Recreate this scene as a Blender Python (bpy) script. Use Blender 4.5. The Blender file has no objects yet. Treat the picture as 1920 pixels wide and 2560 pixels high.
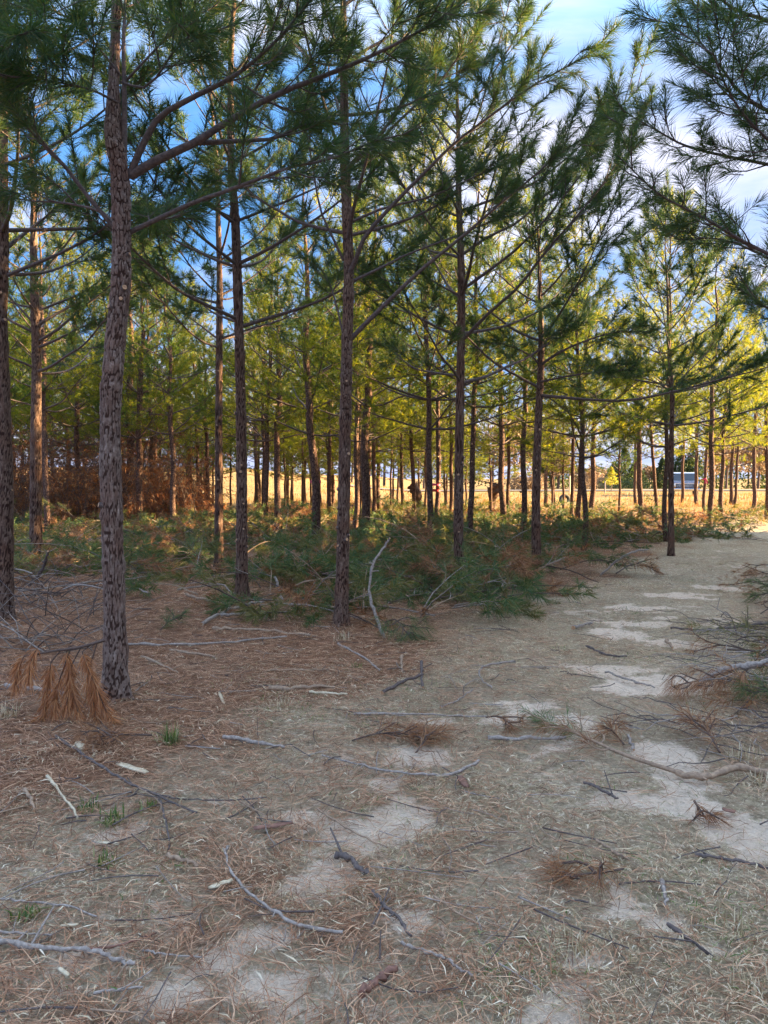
import bpy, math, random
import numpy as np
from mathutils import Vector

# ------------------------------------------------------------------ camera, sky, sun, exposure
SC = bpy.context.scene
COL = SC.collection
CAM_H, FPX, HOR = 1.55, 1923.0, 1188.0          # eye height, focal length in photo pixels, horizon row
PITCH = math.atan((1280.0 - HOR) / FPX)
cam_d = bpy.data.cameras.new("camera")
cam = bpy.data.objects.new("camera", cam_d)
COL.objects.link(cam)
cam.location = (0, 0, CAM_H)
cam.rotation_euler = (math.radians(90) - PITCH, 0, 0)
cam_d.sensor_fit = 'VERTICAL'
cam_d.sensor_height = 36.0
cam_d.lens = 36.0 * FPX / 2560.0
cam_d.clip_end = 3000
SC.camera = cam

SUN_ELEV = math.radians(11.5)
SUN_BACK = math.radians(-7.0)                    # sun stands to the right, a little ahead
SUN_DIR = Vector((math.cos(SUN_ELEV) * math.cos(SUN_BACK), -math.cos(SUN_ELEV) * math.sin(SUN_BACK), math.sin(SUN_ELEV)))
sun_d = bpy.data.lights.new("sun", 'SUN')
sun_d.energy = 3.9
sun_d.angle = math.radians(0.6)
sun_d.color = (1.0, 0.70, 0.36)
sun = bpy.data.objects.new("sun", sun_d)
COL.objects.link(sun)
sun.rotation_euler = SUN_DIR.to_track_quat('Z', 'Y').to_euler()

W = bpy.data.worlds.new("World")
SC.world = W
W.use_nodes = True
nt = W.node_tree
nt.nodes.clear()
N = nt.nodes.new
L = nt.links.new
wo = N('ShaderNodeOutputWorld')
bg = N('ShaderNodeBackground')
bg.inputs['Strength'].default_value = 0.15
sky = N('ShaderNodeTexSky')
sky.sky_type = 'NISHITA'
sky.sun_disc = False
sky.sun_elevation = SUN_ELEV
sky.sun_rotation = math.radians(90) + SUN_BACK
sky.air_density = 1.0
sky.dust_density = 0.6
sky.ozone_density = 2.2
tc = N('ShaderNodeTexCoord')
sx = N('ShaderNodeSeparateXYZ')
L(tc.outputs['Generated'], sx.inputs[0])
za = N('ShaderNodeMath'); za.operation = 'MAXIMUM'; za.inputs[1].default_value = 0.0
L(sx.outputs['Z'], za.inputs[0])
zb = N('ShaderNodeMath'); zb.operation = 'ADD'; zb.inputs[1].default_value = 0.22
L(za.outputs[0], zb.inputs[0])
dx = N('ShaderNodeMath'); dx.operation = 'DIVIDE'
dy = N('ShaderNodeMath'); dy.operation = 'DIVIDE'
L(sx.outputs['X'], dx.inputs[0]); L(zb.outputs[0], dx.inputs[1])
L(sx.outputs['Y'], dy.inputs[0]); L(zb.outputs[0], dy.inputs[1])
cx = N('ShaderNodeCombineXYZ')
L(dx.outputs[0], cx.inputs[0]); L(dy.outputs[0], cx.inputs[1])
mp = N('ShaderNodeMapping')
mp.inputs['Location'].default_value = (7.7, 0.3, 0)
mp.inputs['Rotation'].default_value = (0, 0, 0.5)
mp.inputs['Scale'].default_value = (0.75, 1.5, 1)
L(cx.outputs[0], mp.inputs[0])
cn = N('ShaderNodeTexNoise')
cn.inputs['Scale'].default_value = 1.25
cn.inputs['Detail'].default_value = 7
cn.inputs['Roughness'].default_value = 0.55
cn.inputs['Distortion'].default_value = 0.35
L(mp.outputs[0], cn.inputs['Vector'])
cr = N('ShaderNodeMapRange')
cr.interpolation_type = 'SMOOTHSTEP'
cr.inputs['From Min'].default_value = 0.41
cr.inputs['From Max'].default_value = 0.68
cr.inputs['To Max'].default_value = 0.92
L(cn.outputs['Fac'], cr.inputs['Value'])
skc = N('ShaderNodeMix'); skc.data_type = 'RGBA'; skc.blend_type = 'MULTIPLY'
skc.inputs[0].default_value = 1.0
skc.inputs[7].default_value = (0.80, 0.86, 0.84, 1)
L(sky.outputs[0], skc.inputs[6])
def zramp(lo, hi):
    m_ = N('ShaderNodeMapRange'); m_.interpolation_type = 'SMOOTHSTEP'
    m_.inputs['From Min'].default_value = lo; m_.inputs['From Max'].default_value = hi
    L(sx.outputs['Z'], m_.inputs['Value'])
    return m_.outputs[0]
def wmix(f, a_, b_):
    m_ = N('ShaderNodeMix'); m_.data_type = 'RGBA'
    for s_, v_ in ((0, f), (6, a_), (7, b_)):
        if hasattr(v_, 'links'): L(v_, m_.inputs[s_])
        else: m_.inputs[s_].default_value = (*v_, 1)
    return m_.outputs[2]
band = wmix(zramp(0.03, 0.20), (0.38, 0.45, 0.70), (0.12, 0.32, 0.70))       # lavender at the horizon, azure above it, all round
clear = wmix(zramp(0.40, 0.75), band, skc.outputs[2])
cloud = wmix(zramp(0.42, 0.80), (0.66, 0.66, 0.80), (2.55, 2.2, 1.95))        # thin cloud, brighter overhead
L(wmix(cr.outputs[0], clear, cloud), bg.inputs['Color'])
L(bg.outputs[0], wo.inputs['Surface'])

vs = SC.view_settings
vs.view_transform = 'Standard'
vs.look = 'None'
vs.exposure = 3.55
vs.gamma = 1.0
vs.use_curve_mapping = False
SC.render.engine = 'CYCLES'
SC.cycles.use_denoising = True
try:
    SC.cycles.denoiser = 'OPENIMAGEDENOISE'
except Exception:
    pass
SC.cycles.max_bounces = 5
SC.cycles.diffuse_bounces = 4
SC.cycles.glossy_bounces = 2
SC.cycles.transmission_bounces = 3
SC.cycles.use_adaptive_sampling = True
SC.cycles.adaptive_threshold = 0.02

# ------------------------------------------------------------------ numeric helpers
RNG = np.random.default_rng(11)

def sm(a, b, x):
    t = np.clip((np.asarray(x, float) - a) / (b - a), 0, 1)
    return t * t * (3 - 2 * t)

def _h(i, j, s):
    n = (i.astype(np.int64) * 374761393 + j.astype(np.int64) * 668265263 + s * 974711) & 0xffffffff
    n = ((n ^ (n >> 13)) * 1274126177) & 0xffffffff
    n = (n ^ (n >> 16)) & 0xffffffff
    return n / 4294967295.0

def vnoise(x, y, s=0):
    x = np.asarray(x, float); y = np.asarray(y, float)
    i = np.floor(x); j = np.floor(y)
    fx = x - i; fy = y - j
    fx = fx * fx * (3 - 2 * fx); fy = fy * fy * (3 - 2 * fy)
    a = _h(i, j, s); b = _h(i + 1, j, s); c = _h(i, j + 1, s); d = _h(i + 1, j + 1, s)
    return (a * (1 - fx) + b * fx) * (1 - fy) + (c * (1 - fx) + d * fx) * fy

def fbm(x, y, s=0, o=4):
    v = 0; a = 0.5; t = 0
    for k in range(o):
        v = v + a * vnoise(np.asarray(x) * 2 ** k, np.asarray(y) * 2 ** k, s + k * 17)
        t += a; a *= 0.5
    return v / t

MOUNDS = []
def terrain(x, y):
    x = np.asarray(x, float); y = np.asarray(y, float)
    z = 0.05 * (fbm(x * 0.7, y * 0.7, 3, 3) - 0.5) + 0.02 * (fbm(x * 3, y * 3, 9, 3) - 0.5)
    for mx, my in MOUNDS:
        z = z + 0.055 * np.exp(-((x - mx) ** 2 + (y - my) ** 2) / 0.10)
    z = z + 2.5 * sm(40, 92, y) * sm(4, -18, x * 85 / np.maximum(y, 60))
    z = z - 3.0 * sm(86, 150, y) * sm(-15, 25, x)
    z = z + 1.0 * sm(90, 220, y) * sm(-10, -60, x)
    return z

CP, SP = math.cos(PITCH), math.sin(PITCH)

def ray(px, py):
    u = (px - 960.0) / FPX; v = (1280.0 - py) / FPX
    return np.array([u, CP + v * SP, -SP + v * CP])

def at(px, py, Y):
    """the point seen at photo pixel px, py on the vertical plane Y metres ahead"""
    r = ray(px, py)
    return np.array([0, 0, CAM_H]) + r * (Y / r[1])

def gnd(px, py, lift=0.0):
    """the point of the ground seen at photo pixel px, py"""
    r = ray(px, py)
    z = 0.0
    for _ in range(3):
        t = (z - CAM_H) / r[2]
        p = np.array([0, 0, CAM_H]) + r * t
        z = float(terrain(p[0], p[1])) if p[1] < 38 else 0.0
    return np.array([p[0], p[1], z + lift])

_m = [gnd(*q) for q in ((290, 1742), (853, 1562), (1148, 1468), (1342, 1437), (605, 1500), (8, 1549), (547, 1425), (90, 1412))]
MOUNDS += [(float(q[0]), float(q[1])) for q in _m]

def unit(v):
    return v / np.maximum(np.linalg.norm(v, axis=-1, keepdims=True), 1e-9)

def catmull(P, n):
    P = np.asarray(P, float)
    if len(P) == 2:
        t = np.linspace(0, 1, n)[:, None]
        return P[0] * (1 - t) + P[1] * t
    Q = np.vstack([2 * P[0] - P[1], P, 2 * P[-1] - P[-2]])
    m = len(P) - 1
    out = []
    for s in np.linspace(0, m, n):
        i = min(int(s), m - 1); t = s - i
        a, b, c, d = Q[i], Q[i + 1], Q[i + 2], Q[i + 3]
        out.append(0.5 * (2 * b + (c - a) * t + (2 * a - 5 * b + 4 * c - d) * t * t + (3 * b - a - 3 * c + d) * t ** 3))
    return np.array(out)

class Geo:
    """gathers vertices, faces and face materials for one mesh"""
    def __init__(self):
        self.v = []; self.t = []; self.q = []; self.tm = []; self.qm = []; self.n = 0
    def add(self, v, t=None, q=None, m=0):
        v = np.asarray(v, np.float32).reshape(-1, 3)
        if t is not None and len(t):
            t = np.asarray(t, np.int32).reshape(-1, 3); self.t.append(t + self.n); self.tm.append(np.full(len(t), m, np.int32))
        if q is not None and len(q):
            q = np.asarray(q, np.int32).reshape(-1, 4); self.q.append(q + self.n); self.qm.append(np.full(len(q), m, np.int32))
        self.v.append(v); self.n += len(v)
    def mesh(self, name, mats, smooth=False, attrs=None):
        me = bpy.data.meshes.new(name)
        V = np.concatenate(self.v) if self.v else np.zeros((0, 3), np.float32)
        T = np.concatenate(self.t) if self.t else np.zeros((0, 3), np.int32)
        Q = np.concatenate(self.q) if self.q else np.zeros((0, 4), np.int32)
        nt_, nq = len(T), len(Q)
        me.vertices.add(len(V)); me.vertices.foreach_set('co', V.ravel())
        me.loops.add(nt_ * 3 + nq * 4)
        me.loops.foreach_set('vertex_index', np.concatenate([T.ravel(), Q.ravel()]).astype(np.int32))
        me.polygons.add(nt_ + nq)
        me.polygons.foreach_set('loop_start', np.concatenate([np.arange(nt_) * 3, nt_ * 3 + np.arange(nq) * 4]).astype(np.int32))
        mi = np.concatenate(self.tm + self.qm) if (self.tm or self.qm) else np.zeros(0, np.int32)
        for m in mats:
            me.materials.append(m)
        if len(mats) > 1:
            me.polygons.foreach_set('material_index', mi)
        if smooth:
            me.polygons.foreach_set('use_smooth', np.ones(nt_ + nq, bool))
        for k, a in (attrs or {}).items():
            at_ = me.attributes.new(k, 'FLOAT', 'POINT')
            at_.data.foreach_set('value', np.asarray(a, np.float32).ravel())
        me.update(calc_edges=True)
        return me

def tube(g, P, R, sides=5, m=0, cap=True, m_cap=None):
    P = np.asarray(P, float); n = len(P)
    R = np.broadcast_to(np.asarray(R, float), (n,))
    T = np.gradient(P, axis=0); T = unit(T)
    ref = np.array([0, 0, 1.0]) if abs(T[0][2]) < 0.8 else np.array([1.0, 0, 0])
    A = unit(np.cross(T, ref)); B = np.cross(T, A)
    th = np.arange(sides) * 2 * math.pi / sides
    V = P[:, None, :] + R[:, None, None] * (np.cos(th)[None, :, None] * A[:, None, :] + np.sin(th)[None, :, None] * B[:, None, :])
    i = np.arange(n - 1)[:, None] * sides; j = np.arange(sides)[None, :]; j2 = (j + 1) % sides
    q = np.stack([i + j, i + j2, i + sides + j2, i + sides + j], -1).reshape(-1, 4)
    base = g.n
    g.add(V.reshape(-1, 3), q=q, m=m)
    if cap:
        k = np.arange(sides)
        g.add(np.vstack([V[0], P[0][None], V[-1], P[-1][None]]),
              t=np.vstack([np.stack([np.full(sides, sides), (k + 1) % sides, k], -1),
                           np.stack([np.full(sides, 2 * sides + 1), sides + 1 + k, sides + 1 + (k + 1) % sides], -1)]),
              m=m if m_cap is None else m_cap)

def box(g, lo, hi, m=0):
    x0, y0, z0 = lo; x1, y1, z1 = hi
    v = [(x0, y0, z0), (x1, y0, z0), (x1, y1, z0), (x0, y1, z0), (x0, y0, z1), (x1, y0, z1), (x1, y1, z1), (x0, y1, z1)]
    g.add(v, q=[(0, 3, 2, 1), (4, 5, 6, 7), (0, 1, 5, 4), (1, 2, 6, 5), (2, 3, 7, 6), (3, 0, 4, 7)], m=m)

def needles(g, P0, P1, per_m, length, width, rng, m=0, two=True, droop=0.10, a0=62, a1=16):
    """bottlebrush needles along each segment P0-P1"""
    P0 = np.asarray(P0, float).reshape(-1, 3); P1 = np.asarray(P1, float).reshape(-1, 3)
    if len(P0) == 0:
        return
    ln = np.linalg.norm(P1 - P0, axis=1)
    k = np.maximum(6, (per_m * ln).astype(int))
    idx = np.repeat(np.arange(len(P0)), k); n = len(idx)
    t = rng.random(n) ** 0.9
    ax = unit(P1 - P0)[idx]
    b = P0[idx] + (P1 - P0)[idx] * t[:, None]
    rv = rng.normal(size=(n, 3)); rad = unit(rv - ax * np.sum(rv * ax, 1, keepdims=True))
    ang = np.radians(a0 + (a1 - a0) * t ** 1.4 + rng.normal(0, 9, n))
    d = unit(ax * np.cos(ang)[:, None] + rad * np.sin(ang)[:, None])
    le = length * rng.uniform(0.65, 1.1, n) * (1 - 0.25 * t)
    s = unit(np.cross(d, rng.normal(size=(n, 3)))) * (width * 0.5)
    tip = b + d * le[:, None] + ax * (0.06 * le)[:, None]
    tip[:, 2] -= droop * le
    if two:
        mid = b + d * (le * 0.28)[:, None]
        V = np.stack([b, mid - s, mid + s, tip], 1).reshape(-1, 3)
        o = np.arange(n)[:, None] * 4
        tr = np.concatenate([o + np.array([[0, 1, 2]]), o + np.array([[1, 3, 2]])], 0)
    else:
        V = np.stack([b - s, b + s, tip], 1).reshape(-1, 3)
        tr = np.arange(n)[:, None] * 3 + np.array([[0, 1, 2]])
    g.add(V, t=tr, m=m)

def bough(poly, r0, rng, nside=8, twig=0.6, start=0.4, term=0.5, sub=1.3, r_tip=0.004, flat=0.55, fill=1.0):
    """a branch: list of (polyline, r0, r1) of wood and arrays of leafy shoot segments"""
    P = catmull(poly, max(6, len(poly) * 2))
    wood = [(P, np.linspace(r0, r_tip, len(P)) if r0 > 0 else None)]
    seg0, seg1 = [], []
    cum = np.concatenate([[0], np.cumsum(np.linalg.norm(np.diff(P, axis=0), axis=1))]); tot = cum[-1]
    def pt(s):
        return np.array([np.interp(s, cum, P[:, c]) for c in range(3)])
    def leafy(A, B):
        seg0.append(A); seg1.append(B)
    a = max(0, tot - term)
    m_ = pt((a + tot) / 2); leafy(pt(a), m_); leafy(m_, P[-1])
    sgn = 1
    nside = int(nside * fill)
    for i in range(nside):
        f = start + (0.97 - start) * (i + rng.uniform(0.1, 0.9)) / nside
        o = pt(f * tot); tg = unit(pt(min(tot, f * tot + 0.1)) - pt(max(0, f * tot - 0.1)))
        up = np.array([0, 0, 1.0])
        sd = unit(np.cross(tg, up)); nu = np.cross(sd, tg)
        sgn = -sgn
        pd = unit(sd * sgn * rng.uniform(0.5, 1) + nu * rng.uniform(-flat * 0.5, flat))
        an = math.radians(rng.uniform(30, 58))
        d = unit(tg * math.cos(an) + pd * math.sin(an))
        le = twig * rng.uniform(0.55, 1.25) * (1.15 - 0.55 * f)
        e = o + d * le + up * le * rng.uniform(0.02, 0.22)
        mi = (o + e) / 2 - up * le * 0.05 + rng.normal(0, 0.02, 3)
        tw = catmull([o, mi, e], 4)
        wood.append((tw, np.linspace(0.0065, 0.003, 4)))
        leafy(tw[1] * 0.85 + tw[2] * 0.15, tw[2]); leafy(tw[2], e)
        for _ in range(int(sub) + (rng.random() < sub % 1)):
            o2 = mi + (e - mi) * rng.uniform(-0.3, 0.5)
            d2 = unit(d + rng.normal(0, 0.55, 3) + up * 0.2)
            e2 = o2 + d2 * le * rng.uniform(0.35, 0.6)
            wood.append((np.array([o2, e2]), np.array([0.004, 0.0025])))
            leafy(o2 + (e2 - o2) * 0.35, e2)
    return wood, np.array(seg0), np.array(seg1)

# ------------------------------------------------------------------ materials
def nodes(name):
    m = bpy.data.materials.new(name); m.use_nodes = True
    t = m.node_tree; t.nodes.clear()
    o = t.nodes.new('ShaderNodeOutputMaterial')
    return m, t, o

def ramp(t, fac, stops):
    r = t.nodes.new('ShaderNodeValToRGB')
    e = r.color_ramp.elements
    while len(e) < len(stops):
        e.new(0.5)
    for k, (p, c) in enumerate(stops):
        e[k].position = p; e[k].color = (*c, 1)
    t.links.new(fac, r.inputs[0])
    return r.outputs[0]

def noise(t, scale, detail=4, vec=None, rough=0.6):
    n = t.nodes.new('ShaderNodeTexNoise')
    n.inputs['Scale'].default_value = scale; n.inputs['Detail'].default_value = detail; n.inputs['Roughness'].default_value = rough
    if vec is None:
        g = t.nodes.new('ShaderNodeNewGeometry'); vec = g.outputs['Position']
    t.links.new(vec, n.inputs['Vector'])
    return n.outputs['Fac']

def mixc(t, f, a, b, blend='MIX'):
    m = t.nodes.new('ShaderNodeMix'); m.data_type = 'RGBA'; m.blend_type = blend
    for s, v in ((0, f), (6, a), (7, b)):
        if hasattr(v, 'links'):
            t.links.new(v, m.inputs[s])
        elif s == 0:
            m.inputs[0].default_value = v
        else:
            m.inputs[s].default_value = (*v, 1)
    return m.outputs[2]

def bump(t, h, strength=0.5, dist=0.01):
    b = t.nodes.new('ShaderNodeBump'); b.inputs['Strength'].default_value = strength; b.inputs['Distance'].default_value = dist
    t.links.new(h, b.inputs['Height'])
    return b.outputs[0]

def leaf_mat(name, stops, trans=0.35, rough=0.5, tint=(1.5, 1.35, 0.6)):
    """thin leaf: island-random colour, diffuse + translucent + a little gloss"""
    m, t, o = nodes(name)
    g = t.nodes.new('ShaderNodeNewGeometry')
    c = ramp(t, g.outputs['Random Per Island'], stops)
    oi = t.nodes.new('ShaderNodeObjectInfo')
    d = t.nodes.new('ShaderNodeBsdfPrincipled')
    d.inputs['Roughness'].default_value = rough
    d.inputs['Specular IOR Level'].default_value = 0.25
    t.links.new(c, d.inputs['Base Color'])
    tr = t.nodes.new('ShaderNodeBsdfTranslucent')
    t.links.new(mixc(t, 1.0, c, tint, 'MULTIPLY'), tr.inputs['Color'])
    mx = t.nodes.new('ShaderNodeMixShader'); mx.inputs[0].default_value = trans
    t.links.new(d.outputs[0], mx.inputs[1]); t.links.new(tr.outputs[0], mx.inputs[2])
    t.links.new(mx.outputs[0], o.inputs[0])
    return m

def plain(name, c1, c2=None, scale=20, rough=0.8, bmp=0.0, metal=0.0):
    m, t, o = nodes(name)
    d = t.nodes.new('ShaderNodeBsdfPrincipled')
    d.inputs['Roughness'].default_value = rough; d.inputs['Metallic'].default_value = metal
    f = noise(t, scale, 5)
    c2 = c2 or tuple(x * 0.7 for x in c1)
    t.links.new(ramp(t, f, [(0.35, c2), (0.65, c1)]), d.inputs['Base Color'])
    if bmp:
        t.links.new(bump(t, f, bmp, 0.01), d.inputs['Normal'])
    t.links.new(d.outputs[0], o.inputs[0])
    return m

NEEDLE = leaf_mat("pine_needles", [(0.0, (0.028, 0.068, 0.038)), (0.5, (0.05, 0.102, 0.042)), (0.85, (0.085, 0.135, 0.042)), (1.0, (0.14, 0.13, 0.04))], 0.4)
NEEDLE_SUNLIT = leaf_mat("pine_needles_sunlit", [(0.0, (0.04, 0.085, 0.03)), (0.5, (0.105, 0.155, 0.03)), (1.0, (0.21, 0.22, 0.035))], 0.58, tint=(2.3, 1.8, 0.5))  # yellow of sunlit crowns put into the needle colour
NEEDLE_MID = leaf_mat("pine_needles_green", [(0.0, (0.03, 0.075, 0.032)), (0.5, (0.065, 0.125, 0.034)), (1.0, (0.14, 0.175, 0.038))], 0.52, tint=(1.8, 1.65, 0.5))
SLASH = leaf_mat("cut_pine_needles", [(0.0, (0.045, 0.10, 0.05)), (0.55, (0.09, 0.155, 0.06)), (0.85, (0.155, 0.175, 0.06)), (1.0, (0.22, 0.14, 0.06))], 0.3)
SLASH_OLD = leaf_mat("fading_pine_needles", [(0.0, (0.08, 0.10, 0.04)), (0.5, (0.15, 0.165, 0.055)), (1.0, (0.26, 0.20, 0.08))], 0.3)
DEAD = leaf_mat("dead_needles", [(0.0, (0.16, 0.072, 0.036)), (0.5, (0.31, 0.15, 0.075)), (1.0, (0.45, 0.26, 0.13))], 0.25, tint=(1.2, 1.0, 0.7))
RUST = leaf_mat("rust_needles", [(0.0, (0.22, 0.085, 0.035)), (0.5, (0.44, 0.185, 0.075)), (1.0, (0.58, 0.31, 0.14))], 0.3, tint=(1.2, 1.0, 0.7))
LITTER = leaf_mat("fallen_needles", [(0.0, (0.09, 0.036, 0.02)), (0.35, (0.28, 0.135, 0.07)), (0.75, (0.45, 0.24, 0.135)), (1.0, (0.70, 0.45, 0.28))], 0.1, tint=(1, 1, 1))
STRAW = leaf_mat("dry_grass_blades", [(0.0, (0.18, 0.14, 0.06)), (0.3, (0.44, 0.34, 0.20)), (0.75, (0.66, 0.54, 0.36)), (1.0, (0.84, 0.74, 0.56))], 0.2, tint=(1, 1, 0.9))
GREENGRASS = leaf_mat("green_grass_blades", [(0.0, (0.05, 0.10, 0.025)), (0.6, (0.12, 0.19, 0.05)), (1.0, (0.40, 0.38, 0.22))], 0.3)
SEDGE = leaf_mat("broomsedge_blades", [(0.0, (0.20, 0.10, 0.035)), (0.5, (0.36, 0.20, 0.07)), (0.85, (0.48, 0.32, 0.13)), (1.0, (0.20, 0.22, 0.06))], 0.35, tint=(1.2, 1.0, 0.7))
THICK = leaf_mat("thicket_needles", [(0.0, (0.11, 0.042, 0.02)), (0.6, (0.26, 0.105, 0.042)), (1.0, (0.38, 0.18, 0.07))], 0.3, tint=(1.2, 1.0, 0.7))
BROADLEAF = leaf_mat("evergreen_leaves", [(0.0, (0.022, 0.045, 0.02)), (0.6, (0.05, 0.085, 0.03)), (1.0, (0.10, 0.12, 0.04))], 0.25)
OCHRE = leaf_mat("winter_twigs", [(0.0, (0.16, 0.10, 0.06)), (0.6, (0.30, 0.20, 0.11)), (1.0, (0.42, 0.31, 0.17))], 0.2, tint=(1, 1, 1))
YELLOWLEAF = leaf_mat("yellow_leaves", [(0.0, (0.20, 0.22, 0.03)), (1.0, (0.42, 0.40, 0.06))], 0.4)

def bark_near(name, k, w):
    m, t, o = nodes(name)
    a = t.nodes.new('ShaderNodeAttribute'); a.attribute_name = 'plate'
    c = t.nodes.new('ShaderNodeAttribute'); c.attribute_name = 'cell'
    f1 = noise(t, 60, 5)
    top = ramp(t, c.outputs['Fac'], [(0.0, (0.095, 0.058, 0.046)), (0.35, (0.15, 0.115, 0.102)), (0.7, (0.25, 0.215, 0.20)), (1.0, (0.42, 0.385, 0.36))])
    big = noise(t, 3.5, 4)
    top = mixc(t, ramp(t, big, [(0.45, (0, 0, 0)), (0.7, (0.6, 0.6, 0.6))]), top, (0.17, 0.085, 0.055))
    top = mixc(t, ramp(t, f1, [(0.35, (0, 0, 0)), (0.7, (0.75, 0.75, 0.75))]), top, (0.085, 0.055, 0.048), 'MIX')
    col = mixc(t, ramp(t, a.outputs['Fac'], [(0.34, (0, 0, 0)), (0.62, (1, 1, 1))]), (0.036, 0.019, 0.014), top)
    col = mixc(t, 1.0, col, (k * w, k, k / w), 'MULTIPLY')
    d = t.nodes.new('ShaderNodeBsdfPrincipled'); d.inputs['Roughness'].default_value = 0.85
    d.inputs['Specular IOR Level'].default_value = 0.25
    t.links.new(col, d.inputs['Base Color'])
    t.links.new(bump(t, f1, 0.5, 0.006), d.inputs['Normal'])
    t.links.new(d.outputs[0], o.inputs[0])
    return m

def bark_far():
    m, t, o = nodes("furrowed_bark")
    tc_ = t.nodes.new('ShaderNodeTexCoord')
    mp_ = t.nodes.new('ShaderNodeMapping'); mp_.inputs['Scale'].default_value = (22, 22, 11)
    t.links.new(tc_.outputs['Object'], mp_.inputs[0])
    v = t.nodes.new('ShaderNodeTexVoronoi'); v.feature = 'DISTANCE_TO_EDGE'; v.inputs['Scale'].default_value = 1
    t.links.new(mp_.outputs[0], v.inputs['Vector'])
    n = noise(t, 25, 4)
    top = ramp(t, n, [(0.3, (0.10, 0.052, 0.037)), (0.6, (0.17, 0.105, 0.08)), (0.8, (0.25, 0.18, 0.15))])
    col = mixc(t, ramp(t, v.outputs['Distance'], [(0.03, (0, 0, 0)), (0.16, (1, 1, 1))]), (0.045, 0.026, 0.02), top)
    d = t.nodes.new('ShaderNodeBsdfPrincipled'); d.inputs['Roughness'].default_value = 0.9
    d.inputs['Specular IOR Level'].default_value = 0.2
    t.links.new(col, d.inputs['Base Color'])
    t.links.new(bump(t, v.outputs['Distance'], 0.8, 0.02), d.inputs['Normal'])
    t.links.new(d.outputs[0], o.inputs[0])
    return m

BARK, BARK_BROWN, BARKF = bark_near("plated_grey_bark", 0.98, 1.13), bark_near("plated_brown_bark", 0.70, 1.24), bark_far()
LIMB = plain("limb_bark", (0.135, 0.098, 0.086), (0.06, 0.042, 0.036), 45, 0.85, 0.6)
TWIG = plain("twig_bark", (0.13, 0.085, 0.065), (0.07, 0.045, 0.035), 60, 0.85)
GREYSTICK = plain("weathered_stick", (0.38, 0.32, 0.27), (0.18, 0.143, 0.118), 55, 0.85, 0.5)
TANSTICK = plain("tan_stick", (0.38, 0.26, 0.165), (0.22, 0.145, 0.095), 45, 0.8, 0.5)
DARKSTICK = plain("dark_stick", (0.15, 0.115, 0.10), (0.065, 0.05, 0.045), 45, 0.85, 0.5)
REDBARK = plain("red_inner_bark", (0.26, 0.13, 0.09), (0.13, 0.06, 0.04), 40, 0.8, 0.5)
CUTWOOD = plain("fresh_cut_wood", (0.50, 0.30, 0.16), (0.32, 0.17, 0.085), 80, 0.7)
PALEWOOD = plain("pale_split_wood", (0.62, 0.52, 0.36), (0.45, 0.36, 0.23), 60, 0.75, 0.3)
ROOTWOOD = plain("rotten_root_wood", (0.13, 0.075, 0.05), (0.045, 0.025, 0.018), 9, 0.95, 0.8)

def ground_mat():
    m, t, o = nodes("forest_floor")
    def attr(n):
        a = t.nodes.new('ShaderNodeAttribute'); a.attribute_name = n
        return a.outputs['Fac']
    f_big = noise(t, 1.3, 5); f_mid = noise(t, 11, 8, rough=0.78); f_fine = noise(t, 38, 7, rough=0.8)
    litter = mixc(t, 0.5, ramp(t, f_fine, [(0.34, (0.05, 0.026, 0.016)), (0.5, (0.21, 0.105, 0.06)), (0.66, (0.48, 0.29, 0.175))]),  # floor under the needles darkened, deep shade put into its colour
                  ramp(t, f_mid, [(0.34, (0.12, 0.055, 0.03)), (0.52, (0.26, 0.13, 0.075)), (0.68, (0.47, 0.31, 0.195))]))
    grass = mixc(t, 0.5, ramp(t, f_fine, [(0.34, (0.10, 0.075, 0.043)), (0.5, (0.38, 0.30, 0.20)), (0.64, (0.74, 0.60, 0.42))]),
                 ramp(t, f_mid, [(0.34, (0.16, 0.11, 0.066)), (0.5, (0.38, 0.30, 0.20)), (0.66, (0.37, 0.34, 0.18))]))
    sand = ramp(t, f_fine, [(0.30, (0.40, 0.30, 0.21)), (0.5, (0.72, 0.575, 0.435)), (0.70, (0.84, 0.71, 0.56))])
    gold = mixc(t, 0.5, ramp(t, noise(t, 0.8, 6), [(0.3, (0.24, 0.15, 0.055)), (0.55, (0.38, 0.255, 0.10)), (0.8, (0.48, 0.35, 0.16))]),
                ramp(t, noise(t, 6, 5), [(0.38, (0.14, 0.09, 0.04)), (0.62, (0.46, 0.32, 0.135))]))
    c = mixc(t, attr('grass'), litter, grass)
    def math_(op, a, b):
        n = t.nodes.new('ShaderNodeMath'); n.operation = op
        for k_, v in enumerate((a, b)):
            if hasattr(v, 'links'): t.links.new(v, n.inputs[k_])
            else: n.inputs[k_].default_value = v
        return n.outputs[0]
    wig = math_('ADD', math_('MULTIPLY', noise(t, 16, 6, rough=0.75), 1.9), math_('MULTIPLY', noise(t, 70, 4, rough=0.8), 1.5))
    sf = math_('ADD', attr('sand'), math_('SUBTRACT', wig, 1.7))
    c = mixc(t, ramp(t, sf, [(0.36, (0, 0, 0)), (0.72, (1, 1, 1))]), c, sand)
    c = mixc(t, attr('field'), c, gold)
    d = t.nodes.new('ShaderNodeBsdfPrincipled'); d.inputs['Roughness'].default_value = 0.95
    d.inputs['Specular IOR Level'].default_value = 0.1
    t.links.new(c, d.inputs['Base Color'])
    t.links.new(bump(t, f_fine, 1.0, 0.02), d.inputs['Normal'])
    t.links.new(d.outputs[0], o.inputs[0])
    return m
GROUND = ground_mat()

# ------------------------------------------------------------------ object helpers
def link(name, me, parent=None, loc=None):
    o = bpy.data.objects.new(name, me)
    COL.objects.link(o)
    if parent:
        o.parent = parent
    if loc is not None:
        o.location = [float(x) for x in loc]
    return o

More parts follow.
